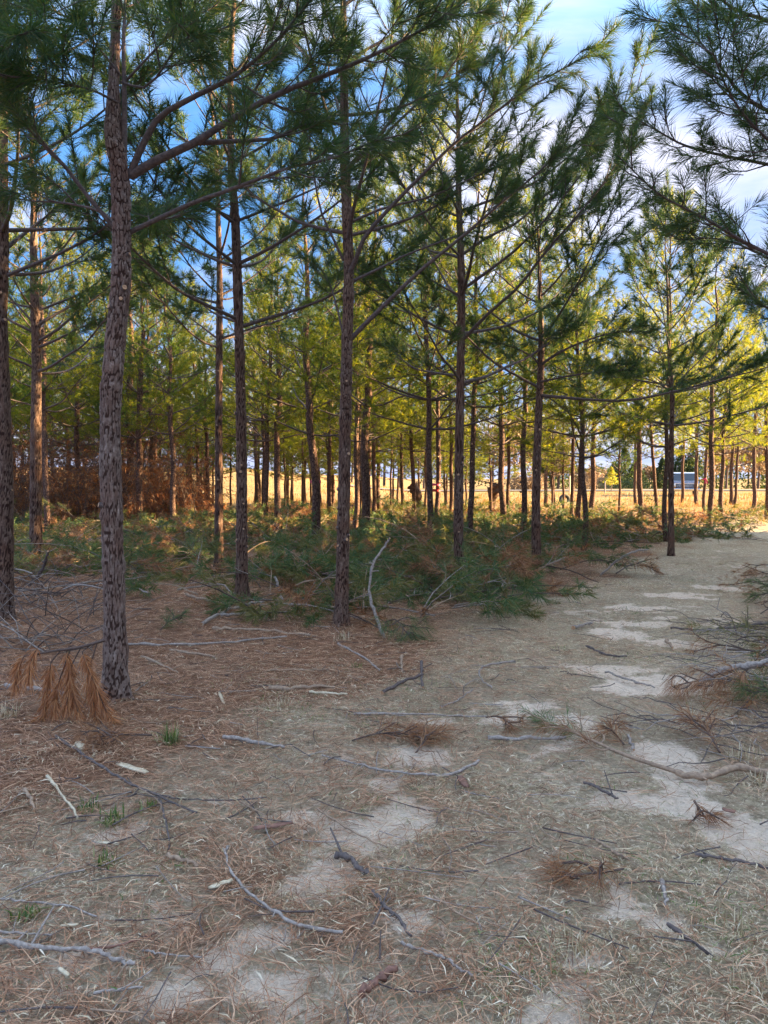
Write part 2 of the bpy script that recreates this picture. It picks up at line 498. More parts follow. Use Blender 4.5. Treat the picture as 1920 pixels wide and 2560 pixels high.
def tag(o, label=None, cat=None, group=None, kind=None):
    if label: o['label'] = label
    if cat: o['category'] = cat
    if group: o['group'] = group
    if kind: o['kind'] = kind
    return o

def empty(name, loc, label, cat, group=None):
    o = link(name, None, None, loc)
    o.empty_display_size = 0.2
    return tag(o, label, cat, group)

# ------------------------------------------------------------------ the ground
SANDS = [(800, 2190, 95, 55), (770, 2215, 60, 40), (880, 2070, 70, 45), (1060, 1888, 90, 22), (1010, 2020, 90, 60), (1700, 2010, 150, 45), (1850, 2085, 120, 90), (1570, 2262, 90, 60),
         (1660, 2310, 120, 45), (1480, 2410, 130, 45), (1440, 2480, 120, 70), (1430, 2570, 160, 60), (1660, 1885, 75, 50), (1300, 1765, 110, 26), (1400, 1790, 90, 18),
         (1640, 1700, 120, 26), (1540, 1672, 110, 16), (1560, 1585, 80, 18), (1690, 1612, 70, 12), (1620, 1560, 110, 12), (1720, 1490, 110, 9),
         (1600, 1520, 90, 9), (1800, 1470, 80, 8), (1660, 1545, 60, 8), (530, 2385, 70, 32), (640, 2340, 60, 30), (310, 2080, 50, 20), (420, 2480, 60, 40),
         (680, 2470, 60, 40), (1250, 1800, 70, 16), (1750, 1960, 120, 20), (1690, 1940, 60, 22), (1560, 1720, 80, 12), (1780, 2370, 120, 50), (1080, 1800, 60, 12), (1000, 2300, 60, 30)]
def _ell(e):
    cx_, cy_, rx, ry = e
    c = gnd(cx_, cy_); a = gnd(cx_ + rx, cy_); b = gnd(cx_, cy_ - ry); b2 = gnd(cx_, cy_ + ry)
    return c[0], c[1], abs(a[0] - c[0]), abs(b[1] - b2[1]) / 2
SAND_E = [_ell(e) for e in SANDS]

def row_off(x, y):
    """signed distance across the planting rows; the edge row stands at -4.35, the path runs at -1.6"""
    return 0.866 * x - 0.5 * y

def masks(x, y):
    x = np.asarray(x, float); y = np.asarray(y, float)
    n1 = fbm(x * 2.2, y * 2.2, 21, 4); n2 = fbm(x * 7, y * 7, 31, 4); n3 = fbm(x * 0.6, y * 0.6, 41, 3)
    off = row_off(x, y)
    e = np.full(x.shape, -9.0)
    for cx_, cy_, rx, ry in SAND_E:
        e = np.maximum(e, 1.0 - np.sqrt(((x - cx_) / rx) ** 2 + ((y - cy_) / ry) ** 2))
    s = sm(-0.12, 0.30, e + (n1 - 0.5) * 1.5 + (n2 - 0.5) * 1.6)
    path = sm(-3.7, -2.6, off + (n3 - 0.5) * 1.2) * sm(0.2, -0.9, off + 0.8 * sm(4.5, 3.0, y) * -1.0 + (n3 - 0.5)) * sm(34, 26, y)
    streak = sm(0.60, 0.72, 0.55 * fbm(x * 1.1, y * 1.6, 51, 4) + 0.45 * n2) * path * sm(30, 12, y)
    sand = np.clip(np.maximum(np.maximum(s, streak * 0.8), path * (0.28 + 0.5 * (n1 - 0.5))), 0, 1)
    gr = sm(0.42, 0.62, n3 * 0.5 + n1 * 0.5 + 0.20 * path + 0.16 * sm(-0.6, 0.8, x) - 0.10)
    gr = np.clip(gr * (0.15 + 0.85 * path), 0, 1)
    field = sm(30, 37, y + 3 * (n3 - 0.5)) * sm(-40, -10, x + y * 0.15)
    return sand, gr, field

def spaced(lo, hi, step, far_lo, far_hi, grow=1.16):
    a = list(np.arange(lo, hi + 1e-6, step))
    s = step; v = hi
    while v < far_hi:
        s *= grow; v += s; a.append(v)
    s = step; v = lo
    while v > far_lo:
        s *= grow; v -= s; a.insert(0, v)
    return np.array(a)

gx = spaced(-6.0, 6.0, 0.068, -600, 600, 1.11)
gy = spaced(1.7, 11.5, 0.068, -120, 900, 1.065)
X, Y = np.meshgrid(gx, gy)
Z = terrain(X, Y)
sa, gr, fi = masks(X, Y)
Z = Z - 0.012 * sa - 0.018 * (1 - sa) * fbm(X * 9, Y * 9, 77, 3) * (Y < 14)
g = Geo()
ny, nx = X.shape
i = np.arange(ny - 1)[:, None] * nx; j = np.arange(nx - 1)[None, :]
g.add(np.stack([X, Y, Z], -1).reshape(-1, 3), q=np.stack([i + j, i + j + 1, i + nx + j + 1, i + nx + j], -1).reshape(-1, 4))
ground = link("ground", g.mesh("ground", [GROUND], True, {'sand': sa, 'grass': gr, 'field': fi}))
tag(ground, "brown needle litter and pale sandy path under the pines", None, None, "structure")

g = Geo()                                                     # lane crossing the field
xs = np.linspace(-4, 160, 60)
yc = 74 + 3 * np.sin(xs * 0.03)
r0 = np.stack([xs, yc - 2.2, terrain(xs, yc - 2.2) + 0.09], -1); r1 = np.stack([xs, yc + 2.2, terrain(xs, yc + 2.2) + 0.09], -1)
k = np.arange(59)
g.add(np.vstack([r0, r1]), q=np.stack([k, k + 1, k + 61, k + 60], -1))
tag(link("road", g.mesh("road", [plain("worn_lane", (0.20, 0.19, 0.19), (0.12, 0.11, 0.11), 3, 0.95)])), "grey lane crossing the sunlit field", None, None, "structure")

# ------------------------------------------------------------------ pine builders
def cells(u, v, nu, seed):
    """cellular plates, wrapping in u (nu cells around): edge distance and cell random"""
    iu = np.floor(u); iv = np.floor(v)
    d1 = np.full(u.shape, 9.0); d2 = np.full(u.shape, 9.0); idr = np.zeros(u.shape)
    for a in (-1, 0, 1):
        for b in (-1, 0, 1):
            cu = iu + a; cv = iv + b; w = np.mod(cu, nu)
            px_ = cu + 0.12 + 0.76 * _h(w, cv, seed); py_ = cv + 0.12 + 0.76 * _h(w, cv, seed + 5)
            d = np.sqrt((u - px_) ** 2 + (v - py_) ** 2)
            r = _h(w, cv, seed + 9)
            cl = d < d1
            d2 = np.where(cl, d1, np.minimum(d2, d)); idr = np.where(cl, r, idr); d1 = np.where(cl, d, d1)
    return d2 - d1, idr

def bark_trunk(P, R, seed, around, rings, cw=0.027, ch=0.043):
    """trunk with plated bark as real relief; P polyline (local), R radii"""
    C = catmull(P, rings)
    hh = np.concatenate([[0], np.cumsum(np.linalg.norm(np.diff(C, axis=0), axis=1))])
    Ps = np.asarray(P, float); hs = np.concatenate([[0], np.cumsum(np.linalg.norm(np.diff(Ps, axis=0), axis=1))])
    Rr = np.interp(hh / hh[-1], hs / hs[-1], R)
    th = np.arange(around) * 2 * math.pi / around
    TH, HH = np.meshgrid(th, hh)
    RR = Rr[:, None]
    nu = max(7, int(round(2 * math.pi * R[0] / cw)))
    U = TH / (2 * math.pi)
    wob = (fbm(HH * 11, np.sin(TH) * 2 + 5, seed, 3) - 0.5) * 1.6
    wu = (fbm(HH * 13, np.cos(TH) * 2 + 15, seed + 3, 3) - 0.5) * 1.3
    e, rnd = cells(U * nu + wu, HH / ch * 0.62 + wob, nu, seed)
    n2 = nu * 2
    e2, rnd2 = cells(U * n2 + wu * 1.6, HH / ch * 1.5 + wob * 1.7, n2, seed + 31)
    cut = 0.10 + 0.30 * vnoise(HH * 17, np.sin(TH) * 4, seed + 8)
    p1 = sm(0.0, 1.0, e / cut); p2 = sm(0.0, 0.22, e2)
    plate = p1 * (0.50 + 0.35 * p2 + 0.15 * rnd2)
    rnd = np.clip(0.35 * rnd + 0.65 * rnd2, 0, 1)
    knob = np.zeros_like(HH)
    for hk in np.arange(0.45, hh[-1], 0.42):
        hk2 = hk + 0.2 * (_h(np.array([hk * 100]), np.array([1.0]), seed)[0] - 0.5)
        tk = 6.28 * _h(np.array([hk * 100]), np.array([2.0]), seed)[0]
        dth = np.minimum(np.abs(TH - tk), 6.28 - np.abs(TH - tk))
        knob += 0.008 * np.exp(-((HH - hk2) / 0.05) ** 2) * (0.35 + np.exp(-(dth / 0.7) ** 2))
    disp = plate * 0.0095 * (0.6 + 0.8 * rnd) + knob + 0.008 * (vnoise(HH * 5, np.cos(TH) * 1.5 + 9, seed + 2) - 0.5)
    flare = 1 + 0.62 * np.exp(-HH / 0.14) * (1 + 0.40 * np.cos(TH * 4 + seed) + 0.2 * np.cos(TH * 7 + 2 * seed))
    rad = RR * flare + disp * np.minimum(1, RR / 0.05) - 0.006
    V = C[:, None, :] + np.stack([np.cos(TH) * rad, np.sin(TH) * rad, np.zeros_like(rad)], -1)
    i = np.arange(rings - 1)[:, None] * around; j = np.arange(around)[None, :]; j2 = (j + 1) % around
    g = Geo()
    g.add(V.reshape(-1, 3), q=np.stack([i + j, i + j2, i + around + j2, i + around + j], -1).reshape(-1, 4))
    # thin smooth bark towards the top
    return g, {'plate': plate.ravel(), 'cell': np.clip(rnd * 0.8 + 0.2 * vnoise(HH * 40, TH * 20, seed), 0, 1).ravel()}

def auto_branch(rng, o, az, length, el0, el1, nseg=6):
    P = [np.array(o, float)]
    for k in range(nseg):
        el = math.radians(el0 + (el1 - el0) * k / (nseg - 1) + rng.normal(0, 4))
        az += rng.normal(0, 0.07)
        P.append(P[-1] + length / nseg * np.array([math.cos(az) * math.cos(el), math.sin(az) * math.cos(el), math.sin(el)]))
    return np.array(P)

STUB = None
def stub_mesh():
    global STUB
    if STUB is None:
        g = Geo()
        tube(g, [(0, 0, -0.03), (0, 0, 0.0), (0, 0, 0.018)], [0.034, 0.027, 0.021], 9, 0, True, 1)
        STUB = g.mesh("branch_stub", [LIMB, CUTWOOD])
    return STUB

def hero_pine(base_px, path, w_px, height, label, seed, h0=3.0, explicit=(), path_side=1.0, around=72, rings=360, group="edge row pines",
              nwh=None, density=720, stubs=6, skip_auto_below=0.0, cat="tree", nw=0.0043, auto=True, branch_len=2.1, base=None):
    rng = np.random.default_rng(seed)
    b = gnd(*base_px) if base is None else np.array([base[0], base[1], float(terrain(*base))])
    Yd = b[1]
    r13 = w_px * 0.82 / 2 / FPX * Yd
    pts = [np.array([0, 0, -0.06])]
    for (px_, py_) in path:
        p = at(px_, py_, Yd) - b
        pts.append(np.array([p[0], 0.03 * math.sin(p[2] * 1.3 + seed), p[2]]))
    last = pts[-1]
    if height > last[2] + 0.3:
        kx = 0.0
        for zz in np.linspace(last[2], height, 5)[1:]:
            kx += rng.normal(0, 0.03)
            pts.append(np.array([last[0] + kx, last[1], zz]))
    pts = np.array(pts)
    hz = pts[:, 2]
    R = r13 * np.clip(1.08 - 0.62 * (hz / height) - 0.38 * np.maximum(0, (hz / height - 0.55)) / 0.45, 0.05, 1.1)
    if seed == 1:
        R = R * (1 - 0.40 * sm(3.75, 4.15, hz))
    R[0] = r13 * 1.15
    root = empty("pine_tree", b, label, cat, group)
    gg, at_ = bark_trunk(pts, R, seed, around, rings)
    link("trunk", gg.mesh("trunk", [BARK if seed == 1 else BARK_BROWN], True, at_), root)
    def axis(h):
        return np.array([np.interp(h, hz, pts[:, 0]), np.interp(h, hz, pts[:, 1]), h])
    def rad(h):
        return float(np.interp(h, hz, R))
    done = []
    def emit(poly, r0, nside, twig, start, term, sub):
        wood, s0, s1 = bough(poly, r0, rng, nside, twig, start, term, sub + 0.6, fill=1.35)
        gw = Geo()
        for (P, rr) in wood:
            tube(gw, P, rr, 7 if len(P) > 5 else 4, 0, False)
        gn = Geo()
        needles(gn, s0, s1, density * 0.72, 0.18, nw * 1.06, rng, 0, Yd < 7)
        br = link("branch", gw.mesh("branch", [LIMB], True), root)
        link("needles", gn.mesh("needles", [NEEDLE]), br)
    for (poly, wpx, opts) in explicit:
        n = len(poly)
        dep = np.linspace(0, opts.get('dy', -0.6), n)
        P = np.array([at(px_, py_, Yd + dep[k]) - b for k, (px_, py_) in enumerate(poly)])
        emit(P, max(0.009, wpx / 2 / FPX * Yd), opts.get('n', 9), opts.get('twig', 0.6), opts.get('start', 0.4), opts.get('term', 0.55), opts.get('sub', 1.4))
    if auto:
        h = max(h0, skip_auto_below)
        while h < height - 0.35:
            f = (h - h0) / (height - h0)
            nb = rng.integers(3, 5)
            az0 = rng.uniform(0, 6.28)
            for k in range(nb):
                az = az0 + k * 6.283 / nb + rng.normal(0, 0.25)
                side = math.cos(az - math.atan2(-0.5, 0.866))
                le = (branch_len * (1 - f ** 1.5) + 0.35) * rng.uniform(0.75, 1.15) * (1 + 0.30 * path_side * max(0, side))
                el = 14 + 40 * f + rng.normal(0, 7)
                P = auto_branch(rng, axis(h + rng.normal(0, 0.05)), az, le, el, el + 24)
                emit(P, min(rad(h) * 0.5, 0.006 + 0.007 * le), max(3, int(3.3 * le)), 0.34 + 0.18 * le, 0.36, min(0.5, le * 0.45), 1.2)
            h += rng.uniform(0.45, 0.75)
        top = axis(height)
        emit(np.array([axis(height - 0.5), axis(height - 0.2), top, top + np.array([0.02, 0, 0.35])]), 0.012, 3, 0.3, 0.2, 0.7, 0)
    for k in range(stubs):
        hs = rng.uniform(0.5, h0 - 0.1); a = rng.uniform(-2.9, -0.2)
        s = link("branch_stub", stub_mesh(), root)
        c = axis(hs); rr = rad(hs) + 0.006
        s.location = (c[0] + math.cos(a) * rr, c[1] + math.sin(a) * rr, hs)
        s.rotation_euler = Vector((math.cos(a), math.sin(a), 0.25)).to_track_quat('Z', 'Y').to_euler()
        s.scale = [rng.uniform(0.5, 0.85)] * 3
    return root

VARIANTS = []
def variant(seed, leaf=None, H=8.6, h0=2.6, per_m=150, nw=0.0120, bl=1.85):
    """mid-distance pine: one trunk mesh, one crown mesh (limbs + needles); copies share both"""
    rng = np.random.default_rng(seed)
    hz = np.linspace(0, H, 14)
    wx = np.cumsum(rng.normal(0, 0.035, 14)); wy = np.cumsum(rng.normal(0, 0.035, 14)); wx -= wx[0]; wy -= wy[0]
    C = np.stack([wx, wy, hz], -1); C[0, 2] = -0.08
    R = 0.085 * np.clip(1.12 - 0.65 * hz / H - 0.4 * np.maximum(0, hz / H - 0.55) / 0.45, 0.06, 2)
    R[0] *= 1.2
    gt = Geo()
    P = catmull(C, 70)
    Rr = np.interp(P[:, 2], C[:, 2], R) * (1 + 0.10 * (np.array([vnoise(z * 3.1, 0.5, seed) for z in P[:, 2]]) - 0.3))
    tube(gt, P, Rr, 14, 0, True)
    tm = gt.mesh("pine_trunk", [BARKF], True)
    gc = Geo()
    def axis(h):
        return np.array([np.interp(h, C[:, 2], C[:, 0]), np.interp(h, C[:, 2], C[:, 1]), h])
    S0, S1 = [], []
    h = h0
    while h < H - 0.3:
        f = (h - h0) / (H - h0)
        nb = rng.integers(3, 6); az0 = rng.uniform(0, 6.28)
        for k in range(nb):
            le = (bl * (1 - f ** 1.6) + 0.35) * rng.uniform(0.7, 1.2)
            el = 12 + 42 * f + rng.normal(0, 8)
            P = auto_branch(rng, axis(h), az0 + k * 6.283 / nb + rng.normal(0, 0.3), le, el, el + 25)
            wood, s0, s1 = bough(P, 0.006 + 0.008 * le, rng, max(3, int(4.0 * le)), 0.28 + 0.17 * le, 0.28, min(0.55, le * 0.5), 1.6)
            for q_, (PP, rr) in enumerate(wood):
                if q_ == 0:
                    tube(gc, PP, rr, 5, 1, False)
                elif rng.random() < 0.6:
                    tube(gc, PP, np.maximum(rr, 0.005), 3, 1, False)
            S0.append(s0); S1.append(s1)
        h += rng.uniform(0.42, 0.7)
    S0.append(np.array([axis(H - 0.7), axis(H - 0.3)])); S1.append(np.array([axis(H - 0.3), axis(H) + (0, 0, 0.4)]))
    needles(gc, np.concatenate(S0), np.concatenate(S1), per_m, 0.17, nw, rng, 0, False)
    cmesh = gc.mesh("pine_crown", [leaf or NEEDLE_SUNLIT, LIMB])
    VARIANTS.append((tm, cmesh, H))

for s_ in (101, 102, 103, 104, 105):
    variant(s_, NEEDLE_SUNLIT if s_ in (101, 103, 104, 105) else NEEDLE_MID, H=[8.8, 8.2, 9.3, 8.6, 7.9][s_ - 101], h0=[2.5, 2.9, 2.7, 3.1, 2.3][s_ - 101])

def mid_pine(x, y, r, H, label, group, rng, vi=None, stubs=0, cw=1.0):
    tm, cmesh, Hv = VARIANTS[vi if vi is not None else int(rng.integers(0, len(VARIANTS)))]
    root = empty("pine_tree", (x, y, float(terrain(x, y))), label, "tree", group)
    az = rng.uniform(0, 6.28)
    sz = H / Hv
    t = link("trunk", tm, root); t.rotation_euler[2] = az; t.scale = (r / 0.088, r / 0.088, sz)
    c = link("crown", cmesh, root); c.rotation_euler[2] = az; c.scale = (cw * 0.5 * (1 + sz), cw * 0.5 * (1 + sz), sz)
    lean = rng.normal(0, 0.012, 2); root.rotation_euler = (lean[0], lean[1], 0)
    for k in range(stubs):
        hs = rng.uniform(0.6, 2.4); a = rng.uniform(-2.9, -0.2)
        s = link("branch_stub", stub_mesh(), root); s.scale = (0.75, 0.75, 0.75)
        s.location = (math.cos(a) * r * 0.98, math.sin(a) * r * 0.98, hs)
        s.rotation_euler = Vector((math.cos(a), math.sin(a), 0.25)).to_track_quat('Z', 'Y').to_euler()
    return root

# ------------------------------------------------------------------ the near pines, one by one
hero_pine((290, 1742), [(283, 1560), (278, 1300), (277, 1047), (290, 870), (307, 700), (307, 579), (303, 450), (292, 380), (284, 324), (284, 200), (287, 60), (290, -120)],
          62, 8.6, "largest pine trunk with grey plated bark, dead bough at its foot", 1, h0=3.2, around=90, rings=520, stubs=5, skip_auto_below=5.3, explicit=[
    ([(322, 445), (350, 378), (395, 297), (470, 250), (560, 205), (620, 165), (700, 92), (775, 0), (850, -110)], 19, dict(dy=-0.3, n=9, start=0.45)),
    ([(326, 440), (400, 397), (490, 355), (560, 310), (690, 237), (830, 182), (960, 125), (1080, 60), (1180, -10)], 24, dict(dy=-0.2, n=11, start=0.4, twig=0.55)),
    ([(490, 357), (600, 352), (690, 345), (770, 308), (850, 300)], 14, dict(dy=0.35, n=5, twig=0.4)),
    ([(326, 580), (400, 545), (480, 508), (570, 476), (640, 450), (730, 417), (830, 396), (940, 352), (1040, 330)], 13, dict(dy=-0.4, n=9, start=0.35, twig=0.5)),
    ([(290, 575), (215, 485), (150, 402), (60, 312), (0, 246), (-80, 180), (-140, 110)], 12, dict(dy=-0.3, n=9, start=0.3)),
    ([(288, 562), (250, 527), (150, 506), (60, 500), (-30, 470)], 8, dict(dy=0.8, n=7, start=0.3, twig=0.45)),
    ([(308, 440), (311, 330), (311, 220), (309, 100), (314, -20), (316, -160)], 18, dict(dy=-0.05, n=6, start=0.6, twig=0.5)),
    ([(312, 205), (345, 170), (400, 112), (450, 60), (500, 0)], 7, dict(dy=-0.2, n=6, twig=0.4)),
    ([(303, 190), (240, 112), (180, 50), (90, 10)], 7, dict(dy=-0.3, n=7, twig=0.5)),
    ([(303, 205), (370, 215), (440, 120), (480, 85)], 6, dict(dy=-0.8, n=6, twig=0.45)),
    ([(300, 60), (200, 60), (90, 90), (0, 130)], 7, dict(dy=-0.9, n=9, twig=0.55, start=0.3)),
    ([(300, 260), (230, 225), (140, 205), (70, 190)], 7, dict(dy=-0.7, n=8, twig=0.5, start=0.3)),
    ([(310, 600), (360, 560), (430, 545), (500, 550)], 6, dict(dy=0.9, n=6, twig=0.4))])

hero_pine((853, 1562), [(856, 1430), (860, 1250), (864, 1047), (866, 950), (868, 850), (872, 700), (868, 560), (862, 405), (860, 200), (858, 0)],
          36, 8.8, "straight dark pine beside the curved grey stick at the path edge", 2, h0=2.9, around=64, rings=380, path_side=0.3, branch_len=1.9, stubs=9, skip_auto_below=3.9, explicit=[
    ([(870, 690), (890, 648), (914, 590), (984, 510), (1076, 417), (1140, 355), (1226, 290), (1330, 215), (1430, 160), (1525, 105)], 13, dict(dy=-0.9, n=11, start=0.45, twig=0.6)),
    ([(872, 852), (925, 798), (995, 729), (1064, 665), (1157, 590), (1238, 520), (1342, 434), (1411, 375), (1505, 320)], 13, dict(dy=-0.6, n=11, start=0.5, twig=0.65)),
    ([(872, 707), (949, 671), (1018, 636), (1111, 601), (1226, 555), (1300, 530)], 8, dict(dy=0.6, n=7, start=0.4, twig=0.5)),
    ([(858, 650), (830, 590), (800, 520), (780, 405), (758, 290), (745, 200)], 7, dict(dy=-0.4, n=7, start=0.35, twig=0.4)),
    ([(866, 420), (930, 370), (1010, 290), (1090, 215), (1170, 110), (1230, 20)], 9, dict(dy=-0.4, n=9, start=0.4, twig=0.55)),
    ([(862, 855), (840, 760), (815, 690), (770, 640)], 6, dict(dy=0.5, n=5, twig=0.4)),
    ([(866, 560), (960, 520), (1080, 490), (1190, 440), (1290, 400)], 8, dict(dy=0.3, n=8, start=0.4, twig=0.5))])

hero_pine((1148, 1468), [(1146, 1300), (1147, 1163), (1152, 900), (1154, 700), (1147, 500), (1145, 347), (1142, 180)],
          28, 8.2, "dark pine with a swollen knot, midway along the path edge", 3, h0=2.7, path_side=1.2, around=48, rings=250, stubs=6, branch_len=2.2, nw=0.0065, density=560)
hero_pine((1342, 1437), [(1339, 1300), (1342, 1160), (1348, 1020), (1353, 920), (1352, 780), (1345, 600)],
          26, 5.9, "leaning dark pine forking wide above a clear trunk", 4, h0=2.8, path_side=1.3, around=48, rings=240, stubs=5, branch_len=2.2, nw=0.0072, density=520, explicit=[
    ([(1353, 915), (1320, 885), (1260, 860), (1200, 855)], 7, dict(dy=0.3, n=6, twig=0.4)),
    ([(1353, 912), (1400, 880), (1470, 850), (1540, 830), (1620, 830)], 8, dict(dy=-0.6, n=8, twig=0.5)),
    ([(1350, 955), (1420, 940), (1500, 930), (1590, 925)], 6, dict(dy=-1.0, n=8, twig=0.5))])
hero_pine((1678, 1389), [(1678, 1230), (1680, 1100), (1681, 1000), (1672, 880), (1668, 760)],
          16, 6.7, "slim dark pine standing alone at the path's far edge", 5, h0=2.5, path_side=0.8, around=40, rings=180, stubs=4, branch_len=2.1, nw=0.009, density=430, explicit=[
    ([(1680, 985), (1700, 950), (1760, 890), (1800, 830), (1830, 780)], 5, dict(dy=-0.4, n=8, twig=0.5)),
    ([(1680, 980), (1640, 955), (1590, 940), (1540, 930)], 5, dict(dy=-0.6, n=8, twig=0.5))])
hero_pine((605, 1500), [(604, 1350), (603, 1200), (602, 1050), (600, 900), (595, 700), (588, 540), (578, 400), (575, 200)],
          32, 8.9, "dark pine with orange pruning scars left of the slash-strewn clearing", 6, h0=3.3, path_side=0.4, around=52, rings=280, stubs=11, branch_len=2.0, nw=0.0065, density=520, group="second row pines")
hero_pine((8, 1549), [(8, 1400), (10, 1200), (8, 1000), (4, 800), (6, 620), (2, 400), (2, 200)],
          47, 8.6, "thick pine trunk cut by the photo's left edge", 7, h0=3.6, path_side=0.3, around=56, rings=300, stubs=5, branch_len=2.0, nw=0.0062, density=520, group="second row pines", explicit=[
    ([(15, 620), (60, 585), (130, 530), (200, 470)], 12, dict(dy=0.8, n=7, twig=0.5))])
hero_pine((547, 1425), [(547, 1250), (548, 1047), (548, 850), (548, 700), (545, 560), (542, 400)],
          23, 9.0, "slender straight pine left of the scarred pine", 8, h0=3.6, path_side=0.2, around=48, rings=260, stubs=7, branch_len=1.8, nw=0.008, density=450, group="second row pines")
hero_pine((90, 1412), [(91, 1250), (91, 1047), (90, 900), (86, 760), (84, 640), (86, 480)],
          33, 8.2, "dark pine with low forked limbs beside the left edge trunk", 9, h0=3.3, path_side=0.4, around=56, rings=280, stubs=6, branch_len=2.2, nw=0.008, density=450, group="second row pines", explicit=[
    ([(90, 815), (140, 785), (200, 755), (270, 730)], 10, dict(dy=0.3, n=7, twig=0.5)),
    ([(88, 812), (50, 770), (20, 740), (-30, 700)], 7, dict(dy=0.0, n=6, twig=0.5)),
    ([(95, 870), (150, 845), (210, 815), (275, 800)], 8, dict(dy=-0.2, n=7, twig=0.5))])
# across the path, just out of frame on the right: its limbs reach in
hero_pine((0, 0), [], 52, 7.6, "pine outside the right edge whose long limbs reach over the path", 10, h0=2.9, path_side=-0.6, around=40, rings=160, stubs=0,
          branch_len=2.2, density=560, base=(4.75, 6.2), group="pines across the path", explicit=[
    ([(2400, 480), (2200, 390), (2050, 320), (1920, 278), (1845, 226), (1811, 179), (1759, 116), (1700, 30)], 14, dict(dy=-0.5, n=14, start=0.45, twig=0.7, term=0.8, sub=1.8)),
    ([(2400, 520), (2200, 465), (2050, 440), (1920, 411), (1828, 393), (1753, 376), (1701, 359), (1649, 330), (1597, 301), (1539, 263)], 11, dict(dy=0.0, n=10, start=0.5, twig=0.45)),
    ([(2400, 820), (2200, 740), (2050, 690), (1920, 634), (1845, 596), (1770, 550), (1706, 518), (1649, 486), (1608, 451), (1544, 388)], 12, dict(dy=-0.3, n=10, start=0.5, twig=0.45)),
    ([(2400, 880), (2200, 790), (2000, 690), (1870, 620), (1780, 595), (1700, 600), (1640, 560)], 9, dict(dy=0.5, n=10, start=0.5, twig=0.5)),
    ([(2400, 560), (2150, 450), (1990, 400), (1900, 330), (1840, 260), (1800, 180), (1770, 90)], 9, dict(dy=-0.9, n=11, start=0.5, twig=0.5)),
    ([(2400, 260), (2200, 180), (2050, 110), (1920, 52), (1840, 25), (1760, -30), (1650, -60)], 17, dict(dy=-0.2, n=14, start=0.4, twig=0.7, sub=1.8)),
    ([(2400, 950), (2250, 900), (2100, 850), (1980, 800), (1900, 760), (1850, 720)], 9, dict(dy=0.6, n=10, start=0.5, twig=0.5))],
    skip_auto_below=5.6)

# ------------------------------------------------------------------ trees set deeper, each from its foot
FAR = [  # foot px, trunk width px, height, label
    (324, 1313, 21, 8.6, "dark pine half hidden just right of the largest trunk"),
    (437, 1330, 15, 7.6, "thin pine bent at mid height before the golden gap"),
    (116, 1287, 16, 8.2, "pine with bare grey dead limbs in front of the brown thicket"),
    (694, 1320, 17, 7.9, "pine with an orange knot between the scarred and the slash-side pines"),
    (790, 1364, 22, 8.3, "pine with pruned stubs and a pink mark left of the path-edge pine"),
    (885, 1336, 13, 8.5, "thin pine tucked directly behind the path-edge pine"),
    (908, 1352, 22, 8.9, "sturdy pine just right of the path-edge pine"),
    (933, 1303, 11, 8.0, "thin dark pine right of the sturdy pine, before the field"),
    (1005, 1290, 9, 7.8, "thin curved pine alone against the golden field"),
    (1034, 1302, 11, 8.2, "orange-lit slim pine left of the leaning stump"),
    (1070, 1386, 16, 8.6, "dark slim pine right of the leaning stump, foot in slash"),
    (1090, 1338, 13, 8.4, "pine wearing red and pink ribbon bands"),
    (1125, 1302, 10, 8.0, "orange-lit thin pine left of the knotted pine"),
    (1177, 1374, 15, 8.2, "curving pine immediately right of the knotted pine"),
    (1261, 1322, 16, 8.4, "straight grey pine right of the uprooted root ball"),
    (1274, 1306, 9, 7.6, "reddish thin pine touching the straight grey pine's right side"),
    (1305, 1346, 15, 8.0, "wavy pine with a sunlit foot left of the leaning dark pine"),
    (1364, 1264, 9, 8.4, "gold-lit far pine just right of the leaning dark pine"),
    (1430, 1308, 10, 7.6, "leftmost trunk of the tight cluster before the pale sky gap"),
    (1443, 1322, 13, 7.4, "second trunk from the left in the tight cluster"),
    (1459, 1376, 14, 6.7, "front trunk of the tight cluster, foot deepest in slash"),
    (1475, 1290, 14, 7.6, "rightmost trunk of the tight cluster, dark against sky"),
    (1590, 1262, 8, 8.0, "gold-lit thin pine behind the lone straight pine"),
    (1599, 1297, 14, 8.2, "lone straight pine left of the truck"),
    (1642, 1290, 9, 7.6, "thin pine between the lone straight pine and the twin dark trunks"),
    (1666, 1354, 12, 7.8, "pine with a glowing orange foot behind the slim dark pine"),
    (1706, 1257, 8, 8.0, "sunlit thin pine in front of the truck's windshield"),
    (1742, 1262, 9, 8.6, "half-lit pine in front of the truck's right headlight"),
    (1760, 1280, 8, 7.8, "thin dark pine with a pink ribbon knot beside the truck"),
    (1772, 1320, 14, 8.4, "bigger dark pine with a sunlit right edge, right of the truck"),
    (1806, 1303, 11, 8.0, "kinked pine third right of the truck"),
    (1828, 1262, 9, 7.6, "pale pine of the thin pair before the dark cedars"),
    (1836, 1262, 7, 7.0, "dark thinner pine of the pair before the dark cedars"),
    (1884, 1274, 10, 8.0, "bent gold-edged pine in front of the dark cedars"),
    (1917, 1297, 12, 8.4, "dark pine at the right edge of the photo"),
]
rng = np.random.default_rng(77)
taken = []
for k, (px_, py_, w_, H_, lab) in enumerate(FAR):
    p = gnd(px_, py_)
    taken.append((px_, p[1]))
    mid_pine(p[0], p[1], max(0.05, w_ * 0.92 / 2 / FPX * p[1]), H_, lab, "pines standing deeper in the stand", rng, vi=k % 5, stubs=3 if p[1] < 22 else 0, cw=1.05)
taken += [(290, 5), (853, 8), (605, 9), (547, 12), (90, 13), (8, 8)]

